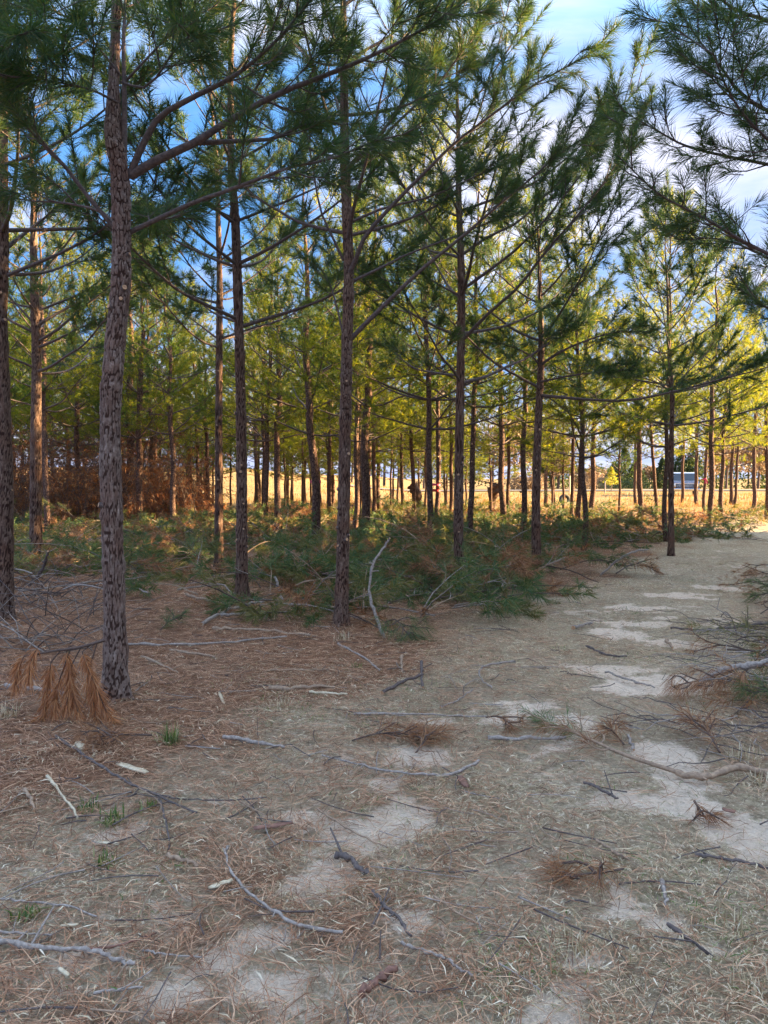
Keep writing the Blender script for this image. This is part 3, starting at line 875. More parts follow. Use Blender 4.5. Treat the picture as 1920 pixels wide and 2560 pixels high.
# the back rows on the left, in planting rows, thin trunks nobody can tell apart
n_back = 0
for r_i in range(0, 15):
    off = -9.3 - 2.55 * r_i
    for c_i in range(0, 22):
        s_ = -2 + 2.9 * c_i + rng.normal(0, 0.25)
        x = 0.866 * off + 0.5 * s_ + rng.normal(0, 0.2); y = -0.5 * off + 0.866 * s_
        if y < 17 or y > 43:
            continue
        u = 960 + FPX * x / y
        if u < -160 or u > 985:
            continue
        w_ = FPX * 0.17 / y
        if any(abs(u - tx) < w_ * 0.5 + 9 and y > ty for tx, ty in taken) and rng.random() < 0.35:
            continue
        if u > 480 and y < 21:
            continue
        mid_pine(x, y, rng.uniform(0.06, 0.095), rng.uniform(7.6, 9.2), "thin pine among the many alike trunks of the back rows at left", "back row pines", rng, cw=1.12)
        n_back += 1

for k in range(40):
    y = rng.uniform(29, 43); u = rng.uniform(450, 900) if k < 12 else rng.uniform(250, 1250) if k < 36 else rng.uniform(1250, 1620); x = (u - 960) / FPX * y
    mid_pine(x, y, 0.05, rng.uniform(4.2, 5.8), "short young pine with low branches at the sunny back of the stand", "young pines at the back", rng, cw=0.95)

# a few pines of the rows across the path, their shade and limbs
for k in range(4):
    yb = 9.2 + 2.9 * k * 0.866; xb = 6.9 + 2.9 * k * 0.5 + 0.3
    mid_pine(xb + 0.2 * k, yb, 0.09, 8.4, "pine in the row across the path, beyond the right edge of the photo", "pines across the path", rng, vi=k % 5, cw=1.15)

# unseen evergreen wood, added and shaped to keep low sun off the path
def sun_block_woods():
    rng = np.random.default_rng(5)
    g = Geo()
    for k in range(120):
        y = rng.uniform(-40, 21.5); x = rng.uniform(16, 23) + max(0, y) * 0.12
        H = rng.uniform(8.2, 10.2) if y < 13.5 else rng.uniform(5.0, 6.8)
        tube(g, [(x, y, -0.1), (x + 0.1, y, H * 0.5), (x, y, H)], [0.14, 0.1, 0.03], 7, 1)
        n = 1150
        z = H * rng.uniform(0.03, 1.0, n); rr = (1.9 * (1 - (z / H) ** 1.5) + 0.25) * np.sqrt(rng.random(n)); a = rng.uniform(0, 6.28, n)
        c = np.stack([x + rr * np.cos(a), y + rr * np.sin(a), z], -1)
        d = unit(rng.normal(size=(n, 3))); e = unit(np.cross(d, rng.normal(size=(n, 3))))
        V = np.stack([c - e * 0.17, c + e * 0.17, c + d * 0.6], 1).reshape(-1, 3)
        g.add(V, t=np.arange(n * 3).reshape(-1, 3), m=0)
    return link("sun_block_woods", g.mesh("sun_block_woods", [BROADLEAF, BARKF]))
tag(sun_block_woods(), "unseen evergreen wood added beyond the right edge to shade the path", None, None, "stuff")

# ------------------------------------------------------------------ ground cover: litter, grass, slash, thicket
def wedge(n, d0, d1, half, rng, power=1.4):
    """points spread on the ground ahead, thinning with distance"""
    u = rng.random(n)
    e = 2 - power
    d = (d0 ** e + u * (d1 ** e - d0 ** e)) ** (1 / e)
    a = rng.uniform(-half, half, n)
    return d * np.tan(a), d

def litter(name, n, d0, d1, keep, ln, wd, tilt, mat, rng, lift=0.006, label="", bend=0.25, power=1.4, clump=False):
    x, y = wedge(n, d0, d1, math.radians(31), rng, power)
    if clump:
        m_ = len(x) // clump
        ix = rng.integers(0, m_, len(x))
        sp = 0.05 * rng.normal(size=(len(x), 2))
        x = x[ix] + sp[:, 0]; y = y[ix] + sp[:, 1]
    k = rng.random(len(x)) < keep(x, y)
    x = x[k]; y = y[k]; n = len(x)
    s, gq, f = masks(x, y)
    z = terrain(x, y) - 0.012 * s + lift
    if clump:
        az = rng.uniform(0, 6.28, n)
    else:
        az = 6.28 * fbm(x * 2.2, y * 2.2, 88, 2) + rng.normal(0, 1.1, n)
    el = np.abs(rng.normal(0, tilt, n))
    d = np.stack([np.cos(az) * np.cos(el), np.sin(az) * np.cos(el), np.sin(el)], -1)
    le = ln * rng.uniform(0.35, 1.35, n) ; w = wd * rng.uniform(0.7, 1.3, n) * (0.8 + y / 9.0)
    sdir = np.stack([-np.sin(az), np.cos(az), np.zeros(n)], -1) + rng.normal(0, 0.25, (n, 3)); sdir = unit(sdir)
    b = np.stack([x, y, z + rng.uniform(0, 0.012, n)], -1)
    mid = b + d * (le * 0.35)[:, None] + sdir * (rng.normal(0, bend * 0.25, n) * le)[:, None]
    mid[:, 2] += 0.01 * rng.random(n)
    tip = b + d * le[:, None]
    tip[:, 2] -= np.minimum(0.35 * el * le, 0.04)
    sw = sdir * (w * 0.5)[:, None]
    V = np.stack([b, mid - sw, mid + sw, tip], 1).reshape(-1, 3)
    o = np.arange(n)[:, None] * 4
    g = Geo(); g.add(V, t=np.concatenate([o + np.array([[0, 1, 2]]), o + np.array([[1, 3, 2]])], 0))
    return tag(link(name, g.mesh(name, [mat])), label, None, None, "stuff")

def brown_zone(x, y):
    s, gq, f = masks(x, y)
    n = fbm(x * 1.3, y * 1.3, 61, 3)
    off = row_off(x, y)
    near_left = sm(1.6, -1.2, x + 0.25 * (3 - y) + (n - 0.5) * 2.5)
    return np.clip((0.34 + 0.66 * np.maximum(near_left * sm(0.5, -1.5, off + 0.0), np.maximum(sm(-2.8, -4.0, off), sm(-0.9, 0.2, off) * sm(3.6, 5.0, y)))) * (1 - 0.74 * s) * (1 - 0.3 * gq), 0, 1)

def straw_zone(x, y):
    s, gq, f = masks(x, y)
    n = fbm(x * 1.7, y * 1.7, 71, 3)
    return np.clip((0.10 + 0.62 * gq * sm(0.30, 0.55, n) + 0.75 * sm(0.45, 0.62, n)) * (1 - 0.8 * s) * sm(-5.5, -3.2, row_off(x, y)) , 0, 1)

litter("needle_litter", 225000, 1.9, 15, brown_zone, 0.15, 0.0027, 0.11, LITTER, np.random.default_rng(31), 0.006, "reddish brown fallen pine needles matting the ground", 0.16, 1.15)
litter("dry_grass", 300000, 1.9, 20, straw_zone, 0.036, 0.0026, 0.12, STRAW, np.random.default_rng(32), 0.004, "short pale dry grass along the sandy path", 0.05, 1.15, 6)
litter("straw_chaff", 11000, 1.9, 11, lambda x, y: 0.5 * brown_zone(x, y) + 0.25 * straw_zone(x, y), 0.075, 0.0045, 0.10, STRAW, np.random.default_rng(33), 0.014, "pale straw bits and bark chips scattered on the litter", 0.4)
litter("green_sprouts", 22000, 2.0, 16, lambda x, y: straw_zone(x, y) * sm(0.5, 0.62, fbm(x * 2.5, y * 2.5, 95, 3)), 0.05, 0.0036, 0.5, GREENGRASS, np.random.default_rng(34), 0.004, "thin green grass sprouting among the dry grass", 0.4, 1.4, 9)

def twig_litter():
    rng = np.random.default_rng(35); g = Geo()
    x, y = wedge(1900, 2.0, 16, math.radians(31), rng, 1.3)
    kp = rng.random(len(x)) < brown_zone(x, y) * 0.9 + 0.06
    for a, b in zip(x[kp], y[kp]):
        az = rng.uniform(0, 6.28); le = rng.uniform(0.07, 0.36)
        d = np.array([math.cos(az), math.sin(az)]); pp = []
        for t in (0, 0.5, 1):
            q = np.array([a, b]) + d * le * (t - 0.5) + rng.normal(0, 0.02 * le, 2) * 2
            pp.append([q[0], q[1], float(terrain(*q)) + 0.012 + 0.02 * rng.random()])
        r = rng.uniform(0.0016, 0.0045)
        tube(g, catmull(pp, 4), np.linspace(r, r * 0.6, 4), 4, int(rng.integers(0, 4)), True)
    return tag(link("twig_litter", g.mesh("twig_litter", [GREYSTICK, TANSTICK, DARKSTICK, LIMB])), "small broken twigs strewn over the needle litter", None, None, "stuff")
twig_litter()

def slash():
    """cut green boughs and sticks carpeting the floor between the trunks"""
    rng = np.random.default_rng(36); gn = Geo(); gw = Geo()
    n = 0
    while n < 1600:
        y = rng.uniform(8.0, 33); u = rng.uniform(-80, 1960); x = (u - 960) / FPX * y
        off = row_off(x, y)
        edge = -3.75 + 0.5 * math.sin(x * 1.3)
        if off > edge and (y < 17.5 or rng.random() < 0.35):
            continue
        if u < 620 and y < 9.6 + rng.random() * 1.2:
            continue
        if u < 480 and y < 11.5 and rng.random() < 0.4:
            continue
        dens = fbm(x * 0.45, y * 0.45, 14, 2)
        if rng.random() > sm(0.3, 0.6, dens) + 0.2 or (y > 22 and rng.random() < 0.5):
            continue
        n += 1
        z = float(terrain(x, y)); az = rng.uniform(0, 6.28); le = rng.uniform(0.5, 1.3)
        el = rng.uniform(-4, 26) if rng.random() < 0.75 else rng.uniform(25, 50)
        P = auto_branch(rng, (x, y, z + rng.uniform(0.02, 0.12 if rng.random() < 0.7 else 0.35)), az, le, el, el - 24, 4)
        P[:, 2] = np.maximum(P[:, 2], z + 0.02)
        wood, s0, s1 = bough(P, rng.uniform(0.006, 0.012), rng, int(rng.integers(3, 6)), 0.36, 0.3, 0.35, 0.7)
        for (PP, rr) in wood[:2]:
            tube(gw, PP[::2] if len(PP) > 5 else PP, np.maximum(rr, 0.005)[::2] if len(PP) > 5 else np.maximum(rr, 0.005), 3, int(rng.integers(0, 3)), False)
        s0[:, 2] = np.maximum(s0[:, 2], z + 0.02); s1[:, 2] = np.maximum(s1[:, 2], z + 0.02)
        pick = rng.random()
        needles(gn, s0, s1, 220 if y < 14 else 120, 0.17, 0.009 if y < 14 else 0.016, rng, 1 if pick < 0.15 else 2 if pick < 0.45 else 0, False, 0.25)
    for k in range(150):                                      # browned slash along the path's right side
        y = rng.uniform(4.9, 13.5); off = rng.uniform(-0.75, 1.5) ; x = (off + 0.5 * y) / 0.866
        if x / y > 0.62:
            continue
        z = float(terrain(x, y)); le = rng.uniform(0.3, 0.9)
        P = auto_branch(rng, (x, y, z + rng.uniform(0.02, 0.10)), rng.uniform(0, 6.28), le, rng.uniform(-4, 20), -16, 4)
        P[:, 2] = np.maximum(P[:, 2], z + 0.02)
        wood, s0, s1 = bough(P, 0.007, rng, 4, 0.3, 0.25, 0.3, 0.5)
        for (PP, rr) in wood[:3]:
            tube(gw, PP, np.maximum(rr, 0.003), 4, int(rng.choice([0, 2, 2])), False)
        s0[:, 2] = np.maximum(s0[:, 2], z + 0.02); s1[:, 2] = np.maximum(s1[:, 2], z + 0.02)
        if rng.random() < 0.7:
            needles(gn, s0, s1, 170, 0.15, 0.005, rng, 1 if rng.random() < 0.7 else 2 if rng.random() < 0.6 else 0, False, 0.35)
    for _ in range(430):
        y = rng.uniform(8.5, 28); u = rng.uniform(-80, 1940); x = (u - 960) / FPX * y
        if row_off(x, y) > -3.9 + 0.4 * math.sin(x) and y < 18:
            continue
        z = float(terrain(x, y)); az = rng.uniform(0, 6.28); le = rng.uniform(0.5, 1.8)
        P = auto_branch(rng, (x, y, z + rng.uniform(0.01, 0.25)), az, le, rng.uniform(-3, 12) if rng.random() < 0.8 else rng.uniform(15, 45), rng.uniform(-18, 5), 5)
        P[:, 2] = np.maximum(P[:, 2], z + 0.015)
        r = rng.uniform(0.005, 0.014)
        tube(gw, catmull(P, 7), np.linspace(r, r * 0.45, 7), 5, int(rng.integers(0, 3)), True)
    tag(link("slash_needles", gn.mesh("slash_needles", [SLASH, DEAD, SLASH_OLD])), "green and browning needles of cut boughs covering the ground between trunks", None, None, "stuff")
    tag(link("slash_twigs", gw.mesh("slash_twigs", [GREYSTICK, TANSTICK, TWIG])), "tangled grey cut sticks lying among the slash", None, None, "stuff")
slash()

def blades(g, x, y, n, h, spread, wd, rng, m=0, arch=0.5):
    a = rng.uniform(0, 6.28, n); le = h * rng.uniform(0.5, 1.1, n)
    out = np.abs(rng.normal(0, arch, n)); 
    bx = x + rng.normal(0, spread, n); by = y + rng.normal(0, spread, n); bz = terrain(bx, by)
    d = np.stack([np.cos(a) * np.sin(out), np.sin(a) * np.sin(out), np.cos(out)], -1)
    b = np.stack([bx, by, bz], -1)
    s = np.stack([-np.sin(a), np.cos(a), 0 * a], -1) * wd * 0.5
    mid = b + d * (le * 0.55)[:, None]
    tip = b + d * le[:, None] + np.stack([np.cos(a), np.sin(a), -1.0 + 0 * a], -1) * (le * 0.35 * np.sin(out))[:, None]
    V = np.stack([b - s, b + s, mid - s * 0.8, mid + s * 0.8, tip], 1).reshape(-1, 3)
    o = np.arange(n)[:, None] * 5
    g.add(V, t=np.concatenate([o + np.array([[0, 1, 3]]), o + np.array([[0, 3, 2]]), o + np.array([[2, 3, 4]])], 0), m=m)

def sedge():
    """orange dry grass at the far edge of the stand, in the sun"""
    rng = np.random.default_rng(37); g = Geo()
    for _ in range(2600):
        y = rng.uniform(23, 46); u = rng.uniform(-60, 1980); x = (u - 960) / FPX * y
        if row_off(x, y) > 1.2 + 0.05 * y and y < 27:
            continue
        if rng.random() > sm(0.35, 0.6, fbm(x * 0.5, y * 0.5, 19, 3)) + (0.25 if 26 < y < 36 else 0.05):
            continue
        blades(g, x, y, 16, rng.uniform(0.10, 0.38) * (1.6 if u < 900 else 1.0), 0.13, 0.013, rng, 0, 0.75)
    for _ in range(2400):
        y = rng.uniform(44, 84); u = rng.uniform(-60, 1980); x = (u - 960) / FPX * y
        if x > 2 and y > 66:
            continue
        blades(g, x, y, 7, rng.uniform(0.12, 0.35), 0.22, 0.035, rng, 0, 0.6)
    tag(link("broomsedge", g.mesh("broomsedge", [SEDGE])), "orange dry grass glowing along the far edge of the stand", None, None, "stuff")
sedge()

def thicket():
    """the red-brown dead brush behind the left trunks"""
    rng = np.random.default_rng(38); g = Geo()
    for _ in range(760):
        y = rng.uniform(21, 30); u = rng.uniform(-60, 500); x = (u - 960) / FPX * y
        z = float(terrain(x, y)); H = rng.uniform(1.0, 3.9) * (1.0 - 0.35 * max(0, (u - 330) / 170))
        az = rng.uniform(0, 6.28)
        P = auto_branch(rng, (x, y, z), az, H, 80, 45, 4)
        tube(g, P, np.linspace(0.010, 0.005, 5), 4, 1, False)
        A, B = [], []
        for k in range(7):
            o = P[0] + (P[-1] - P[0]) * rng.uniform(0.15, 1)
            e = o + np.array([rng.normal(0, 0.35), rng.normal(0, 0.35), rng.uniform(-0.25, 0.3)])
            tube(g, np.array([o, e]), [0.006, 0.004], 3, 1, False)
            A.append(o + (e - o) * 0.4); B.append(e)
        needles(g, np.array(A), np.array(B), 42, 0.21, 0.018, rng, 0, False, 0.6)
    tag(link("thicket", g.mesh("thicket", [THICK, TWIG])), "dense red-brown dead brush behind the left trunks", None, None, "stuff")
thicket()

# ------------------------------------------------------------------ fallen sticks and boughs, each on its own
MS = dict(grey=GREYSTICK, tan=TANSTICK, dark=DARKSTICK, red=REDBARK, pale=PALEWOOD, limb=LIMB)

def stick(px_pts, w_px, mat, label, name="fallen_stick", taper=0.6, lift=None, raised=None, sides=8, forks=0, seed=0, cat="stick"):
    rng = np.random.default_rng(seed + int(px_pts[0][0]) * 7 + int(px_pts[0][1]))
    P = np.array([gnd(*p) for p in px_pts])
    dist = P[:, 1].mean()
    r = max(0.0022, w_px / 2 / FPX * math.hypot(dist, CAM_H) * 0.92)
    if raised is not None:
        P = np.array([p + np.array([0, 0, h]) for p, h in zip(P, raised)])
    P[:, 2] += r * 0.8 + (0.016 if lift is None else lift)
    o = P[0].copy(); o[2] = float(terrain(o[0], o[1]))
    C = catmull(P - o, max(8, 5 * len(P)))
    C += rng.normal(0, r * 0.36, C.shape)
    n = len(C)
    R = np.linspace(r, r * taper, n) * (1 + 0.17 * rng.normal(size=n))
    g = Geo()
    tube(g, C, R, sides, 0, True, 1)
    for k in range(forks):
        q = C[int(rng.uniform(0.2, 0.8) * n)]
        a = rng.uniform(0, 6.28); e = q + np.array([math.cos(a), math.sin(a), rng.uniform(0, 0.5)]) * rng.uniform(0.04, 0.14)
        tube(g, np.array([q, e]), [r * 0.45, r * 0.25], 5, 0, True, 1)
    ob = link(name, g.mesh(name, [MS[mat], CUTWOOD if mat in ('grey', 'tan', 'limb') else MS[mat]], True), None, o)
    return tag(ob, label, cat, "sticks lying on the ground")

STICKS = [
    ([(-60, 2362), (0, 2372), (98, 2386), (191, 2392), (249, 2400), (301, 2421), (338, 2432)], 15, 'grey', "thick grey stick entering from the left edge near the bottom", 2),
    ([(-50, 2260), (0, 2262), (87, 2270), (174, 2279), (243, 2306)], 7, 'grey', "thin grey stick above the thick one at the left edge", 0),
    ([(-40, 2340), (30, 2346), (130, 2352)], 7, 'grey', "short grey stick just above the thick one at the left edge", 1),
    ([(862, 2349), (752, 2328), (683, 2293), (625, 2247), (579, 2195), (564, 2143), (572, 2126)], 9, 'grey', "long grey stick bent in an arc near the bottom", 2),
    ([(359, 2389), (405, 2400), (515, 2407)], 6, 'grey', "short grey-brown stick left of the arc-shaped stick's end", 0),
    ([(208, 2386), (289, 2380), (347, 2363), (390, 2346)], 6, 'red', "curved reddish twig ending near the thick grey stick", 0),
    ([(140, 1850), (214, 1900), (278, 1943), (324, 1969), (370, 1990), (440, 2020), (492, 2044)], 8, 'dark', "long dark branch slanting across the litter at left", 3),
    ([(370, 1990), (430, 2004), (492, 2010), (580, 2010), (668, 2003)], 5, 'dark', "thin dark shoot running right from the long dark branch", 0),
    ([(119, 1949), (156, 1998), (196, 2056)], 8, 'pale', "straight pale stick below the long dark branch", 0),
    ([(399, 2010), (414, 2062), (424, 2133)], 7, 'dark', "dark twig pointing down from the long dark branch", 1),
    ([(417, 2152), (455, 2164), (500, 2176)], 14, 'tan', "stubby tan stick chunk left of the arc-shaped stick", 0),
    ([(1197, 1912), (1128, 1946), (1047, 1946), (960, 1937), (880, 1917), (807, 1899)], 8, 'grey', "long smooth grey stick bowing toward the sand in mid-ground", 1),
    ([(793, 2033), (856, 2074), (920, 2108), (968, 2130)], 6, 'tan', "thin tan stick sloping down beside the central sand patch", 1),
    ([(842, 2149), (880, 2166), (912, 2198)], 17, 'dark', "short charred stick chunk on the central sand patch", 1),
    ([(935, 2244), (960, 2276), (995, 2311), (1026, 2353)], 11, 'dark', "dark crooked stick right of the arc-shaped stick", 1),
    ([(1006, 2372), (1064, 2395), (1116, 2412), (1151, 2438), (1182, 2454)], 9, 'grey', "wavy grey stick lowest in the middle", 0),
    ([(1084, 2253), (1151, 2299), (1214, 2332)], 6, 'tan', "thin brown stick above the wavy grey stick", 0),
    ([(1102, 2334), (1114, 2366)], 11, 'tan', "tiny tan stub near the wavy grey stick", 0),
    ([(903, 2508), (945, 2470), (988, 2438)], 20, 'red', "reddish bark-covered log piece at the bottom centre", 0),
    ([(1458, 1966), (1516, 1993), (1546, 2011)], 9, 'dark', "short dark stick left of the right-hand sand patch", 1),
    ([(1490, 2110), (1539, 2146), (1570, 2162)], 9, 'tan', "short tan stick above the brown needle spray", 1),
    ([(1654, 2216), (1662, 2250), (1667, 2280)], 11, 'grey', "upright-lying grey stub beside the lower right sand", 0),
    ([(1670, 2326), (1730, 2369), (1772, 2405)], 11, 'dark', "dark stick lying over the lower right sand", 2),
    ([(1740, 2148), (1805, 2158), (1863, 2170), (1940, 2188)], 10, 'dark', "dark stick meeting the right edge below the big sand patch", 2),
    ([(1220, 1858), (1307, 1856), (1415, 1857)], 13, 'grey', "straight pale grey stick under the green-tipped bough", 0),
    ([(1099, 1776), (1145, 1757), (1182, 1730)], 5, 'grey', "thin curved stick above the brown needle bough", 0),
    ([(1290, 1660), (1240, 1666), (1204, 1676), (1198, 1692), (1208, 1710), (1232, 1727)], 6, 'grey', "hook-shaped thin stick in the path's dry grass", 0),
    ([(955, 1740), (1012, 1711), (1058, 1695)], 10, 'limb', "brown stick reaching up to a crossing stub", 1),
    ([(1054, 1663), (1055, 1728)], 9, 'limb', "short brown stub crossing the brown stick's end", 0),
    ([(1003, 1645), (1004, 1688)], 8, 'tan', "small upright-lying stub left of the crossing sticks", 0),
    ([(1432, 1577), (1455, 1569), (1480, 1566)], 9, 'grey', "small pale stick in the middle of the path", 1),
    ([(1467, 1622), (1516, 1643), (1568, 1648)], 7, 'dark', "dark twig beside the path's middle sand streak", 0),
    ([(1514, 1686), (1573, 1708), (1637, 1727)], 7, 'grey', "grey stick pointing at the pale sand puddle on the path", 0),
    ([(1571, 1848), (1577, 1868), (1586, 1886)], 9, 'grey', "short grey stub standing by the small sand patch", 0),
    ([(1664, 1608), (1682, 1626)], 9, 'tan', "stub of cut branch near the right-hand brush", 0),
    ([(1925, 1564), (1828, 1575), (1759, 1581), (1676, 1577)], 8, 'dark', "long dark branch reaching into the path from the right brush", 3),
    ([(10, 1724), (93, 1731), (170, 1745)], 14, 'grey', "grey stick behind the hanging dead bough", 0),
    ([(318, 1619), (446, 1618), (579, 1612), (715, 1597)], 8, 'grey', "long straight grey stick right of the largest trunk", 2),
    ([(425, 1633), (480, 1640), (540, 1651)], 8, 'tan', "tan stick just below the long straight grey stick", 0),
    ([(354, 1646), (405, 1670), (445, 1688)], 7, 'tan', "tan stick slanting down near the largest trunk's foot", 1),
    ([(530, 1578), (600, 1580), (665, 1582), (778, 1597)], 9, 'tan', "tan cut branch lying left of the path-edge pine", 0),
    ([(503, 1568), (550, 1540), (608, 1520), (658, 1510)], 9, 'grey', "grey stick slanting up toward the scarred pine", 0),
    ([(552, 1545), (615, 1540), (690, 1537)], 10, 'grey', "grey stick crossing the slanting one by the scarred pine", 0),
    ([(464, 1493), (521, 1508), (577, 1521)], 8, 'tan', "tan stick left of the scarred pine's foot", 0),
    ([(672, 1732), (750, 1730), (837, 1727)], 13, 'tan', "peeled orange-tan cut branch in the litter", 0),
    ([(775, 1739), (820, 1741), (868, 1742)], 8, 'pale', "pale split stick below the peeled orange-tan branch", 0),
    ([(668, 1683), (740, 1682), (825, 1681)], 6, 'tan', "thin straight tan stick above the peeled branch", 0),
    ([(562, 1851), (637, 1867), (709, 1877)], 12, 'grey', "stout grey stick alone on the brown litter", 0),
    ([(846, 1617), (903, 1647), (952, 1684)], 7, 'grey', "grey stick sloping down from the path-edge pine's foot", 0),
    ([(885, 1794), (960, 1793), (1076, 1795), (1215, 1801)], 7, 'grey', "long thin stick leading to the brown needle bough", 1),
    ([(60, 1985), (78, 2010), (84, 2040)], 11, 'tan', "small curved tan stick at the left edge litter", 0),
    ([(230, 2500), (300, 2490), (355, 2484)], 8, 'grey', "grey stick along the bottom left of the photo", 0),
]
for k, (pts, w_, m_, lab, fk) in enumerate(STICKS):
    stick(pts, w_, m_, lab, forks=fk, seed=k)

# sticks that lean or arch up out of the slash
def lean_stick(pts3, r, mat, label, name="leaning_stick", taper=0.6):
    P = np.array(pts3); o = P[0].copy(); o[2] = float(terrain(o[0], o[1]))
    C = catmull(P - o, 5 * len(P)); g = Geo(); rng = np.random.default_rng(int(abs(P[0][0]) * 1000))
    C[1:] += rng.normal(0, r * 0.28, C[1:].shape)
    tube(g, C, np.linspace(r, r * taper, len(C)) * (1 + 0.13 * rng.normal(size=len(C))), 8, 0, True, 1)
    for k in range(3):
        q = C[int(rng.uniform(0.25, 0.9) * len(C))]; e = q + unit(rng.normal(size=3)) * rng.uniform(0.03, 0.09)
        tube(g, np.array([q, e]), [r * 0.5, r * 0.3], 5, 0, True, 1)
    return tag(link(name, g.mesh(name, [MS[mat], CUTWOOD], True), None, o), label, "stick", "sticks propped up in the slash")
b = gnd(962, 1592)
lean_stick([b + (0, 0, -0.02), at(934, 1522, b[1] + 0.05), at(924, 1468, b[1] + 0.1), at(936, 1406, b[1] + 0.15), at(962, 1365, b[1] + 0.2), at(975, 1345, b[1] + 0.2)], 0.016, 'grey', "curved grey stick standing up right of the path-edge pine")
b = gnd(70, 1468)
lean_stick([b, at(104, 1427, b[1] - 0.1), at(114, 1400, b[1] - 0.15), at(122, 1378, b[1] - 0.2)], 0.022, 'limb', "dark propped stick with a pale cut end beside the left trunks", taper=0.9)
b = gnd(706, 1507)
lean_stick([b, at(698, 1475, b[1] + 0.1), at(688, 1444, b[1] + 0.2)], 0.02, 'grey', "pale stub leaning in the slash between the scarred and path-edge pines", taper=0.8)
b = gnd(1741, 1716)
lean_stick([b, at(1770, 1693, b[1] + 0.05), at(1816, 1674, b[1] + 0.1), at(1874, 1662, b[1] + 0.1), at(1960, 1646, b[1] + 0.1)], 0.021, 'grey', "pale curved branch rising to the right edge over the path", taper=1.15)
b = gnd(1500, 1440)
lean_stick([b, at(1545, 1400, b[1]), at(1590, 1378, b[1]), at(1620, 1374, b[1] + 0.1)], 0.018, 'grey', "pale curved stick in the slash before the slim dark pine")

# slabs and chips of wood
def chip(pa, pb, w_px, mat, label, name="wood_chip"):
    A = gnd(*pa); B = gnd(*pb); o = (A + B) / 2; d = B - A; le = np.linalg.norm(d); w = w_px / FPX * math.hypot(o[1], CAM_H)
    rng = np.random.default_rng(int(pa[0])); d = d / le; s = np.array([-d[1], d[0], 0])
    n = 7; g = Geo(); t = np.linspace(-0.5, 0.5, n)
    prof = w * 0.5 * np.array([0.75, 0.95, 1, 0.95, 1, 0.9, 0.6]) * rng.uniform(0.85, 1.1, n)
    up = np.array([0, 0, 1.0]); th = 0.005
    rows = []
    for k in range(n):
        c = d * t[k] * le + up * (0.016 + 0.004 * rng.random())
        rows += [c - s * prof[k], c - s * prof[k] * 0.6 + up * th, c + s * prof[k] * 0.5 + up * th * 1.1, c + s * prof[k]]
    q = [(k * 4 + a, k * 4 + a + 1, k * 4 + a + 5, k * 4 + a + 4) for k in range(n - 1) for a in range(3)]
    q += [(k * 4 + 3, k * 4, k * 4 + 4, k * 4 + 7) for k in range(n - 1)] + [(0, 3, 2, 1), (n * 4 - 4, n * 4 - 3, n * 4 - 2, n * 4 - 1)]
    g.add(rows, q=q)
    return tag(link(name, g.mesh(name, [MS[mat]]), None, o), label, "wood chip", "chips on the ground")
chip((296, 1916), (368, 1940), 24, 'pale', "big pale split wood slab by the long dark branch")
chip((522, 2232), (580, 2212), 17, 'pale', "pale wood chip beside the arc-shaped stick")
chip((245, 2115), (298, 2122), 13, 'pale', "pale chip near the green weeds at left")
chip((634, 2082), (732, 2066), 22, 'red', "red-brown bark slab on the needle litter", "bark_slab")
chip((148, 2435), (172, 2455), 12, 'pale', "small pale chip below the thick grey stick")
chip((152, 2328), (196, 2327), 8, 'pale', "thin pale chip between the two grey sticks at left")
chip((196, 1862), (206, 1882), 22, 'pale', "rounded pale chip below the hanging dead bough")
chip((1150, 1950), (1168, 1978), 20, 'red', "curled brown bark scrap at the end of the bowed grey stick", "bark_scrap")
chip((548, 1737), (560, 1765), 9, 'pale', "slim pale chip right of the largest trunk's foot")
chip((1806, 2032), (1838, 2040), 18, 'red', "dark red bark scrap beside the brown needle fan", "bark_scrap")

# single boughs with needles
def bough_thing(P, r0, mat, label, seed, name="pine_bough", nside=7, twig=0.4, per_m=260, droop=0.25, term=0.5, start=0.3, sub=0.8, wood=TWIG, wd=0.0034, length=0.16, mat2=None, split=0.5, floor=True):
    rng = np.random.default_rng(seed); P = np.array(P, float)
    o = P[0].copy(); o[2] = float(terrain(o[0], o[1]))
    wd_, s0, s1 = bough(P - o, r0, rng, nside, twig, start, term, sub, flat=0.25)
    if floor:
        for a in (s0, s1):
            a[:, 2] = np.maximum(a[:, 2], terrain(a[:, 0] + o[0], a[:, 1] + o[1]) - o[2] + 0.012)
    root = empty(name, o, label, "bough", "cut boughs on the ground")
    gw = Geo()
    for (PP, rr) in wd_:
        if floor:
            PP = PP.copy(); PP[:, 2] = np.maximum(PP[:, 2], terrain(PP[:, 0] + o[0], PP[:, 1] + o[1]) - o[2] + 0.008)
        tube(gw, PP, rr, 6, 0, True)
    link("branch", gw.mesh("branch", [wood], True), root)
    dist = np.linalg.norm(s1 - (P[-1] - o), axis=1)
    far = dist > split * dist.max() if mat2 is not None else np.ones(len(s0), bool)
    gn = Geo(); needles(gn, s0[far], s1[far], per_m, length, wd, rng, 0, True, droop)
    if floor:
        for v in gn.v:
            v[:, 2] = np.maximum(v[:, 2], terrain(v[:, 0] + o[0], v[:, 1] + o[1]) - o[2] + 0.004)
    link("needles", gn.mesh("needles", [mat]), root)
    if mat2 is not None:
        gn = Geo(); needles(gn, s0[~far], s1[~far], per_m, length, wd, rng, 0, True, droop)
        for v in gn.v:
            v[:, 2] = np.maximum(v[:, 2], terrain(v[:, 0] + o[0], v[:, 1] + o[1]) - o[2] + 0.004)
        tag(link("green_needles", gn.mesh("green_needles", [mat2]), root), "still green needles at the tip")
    return root

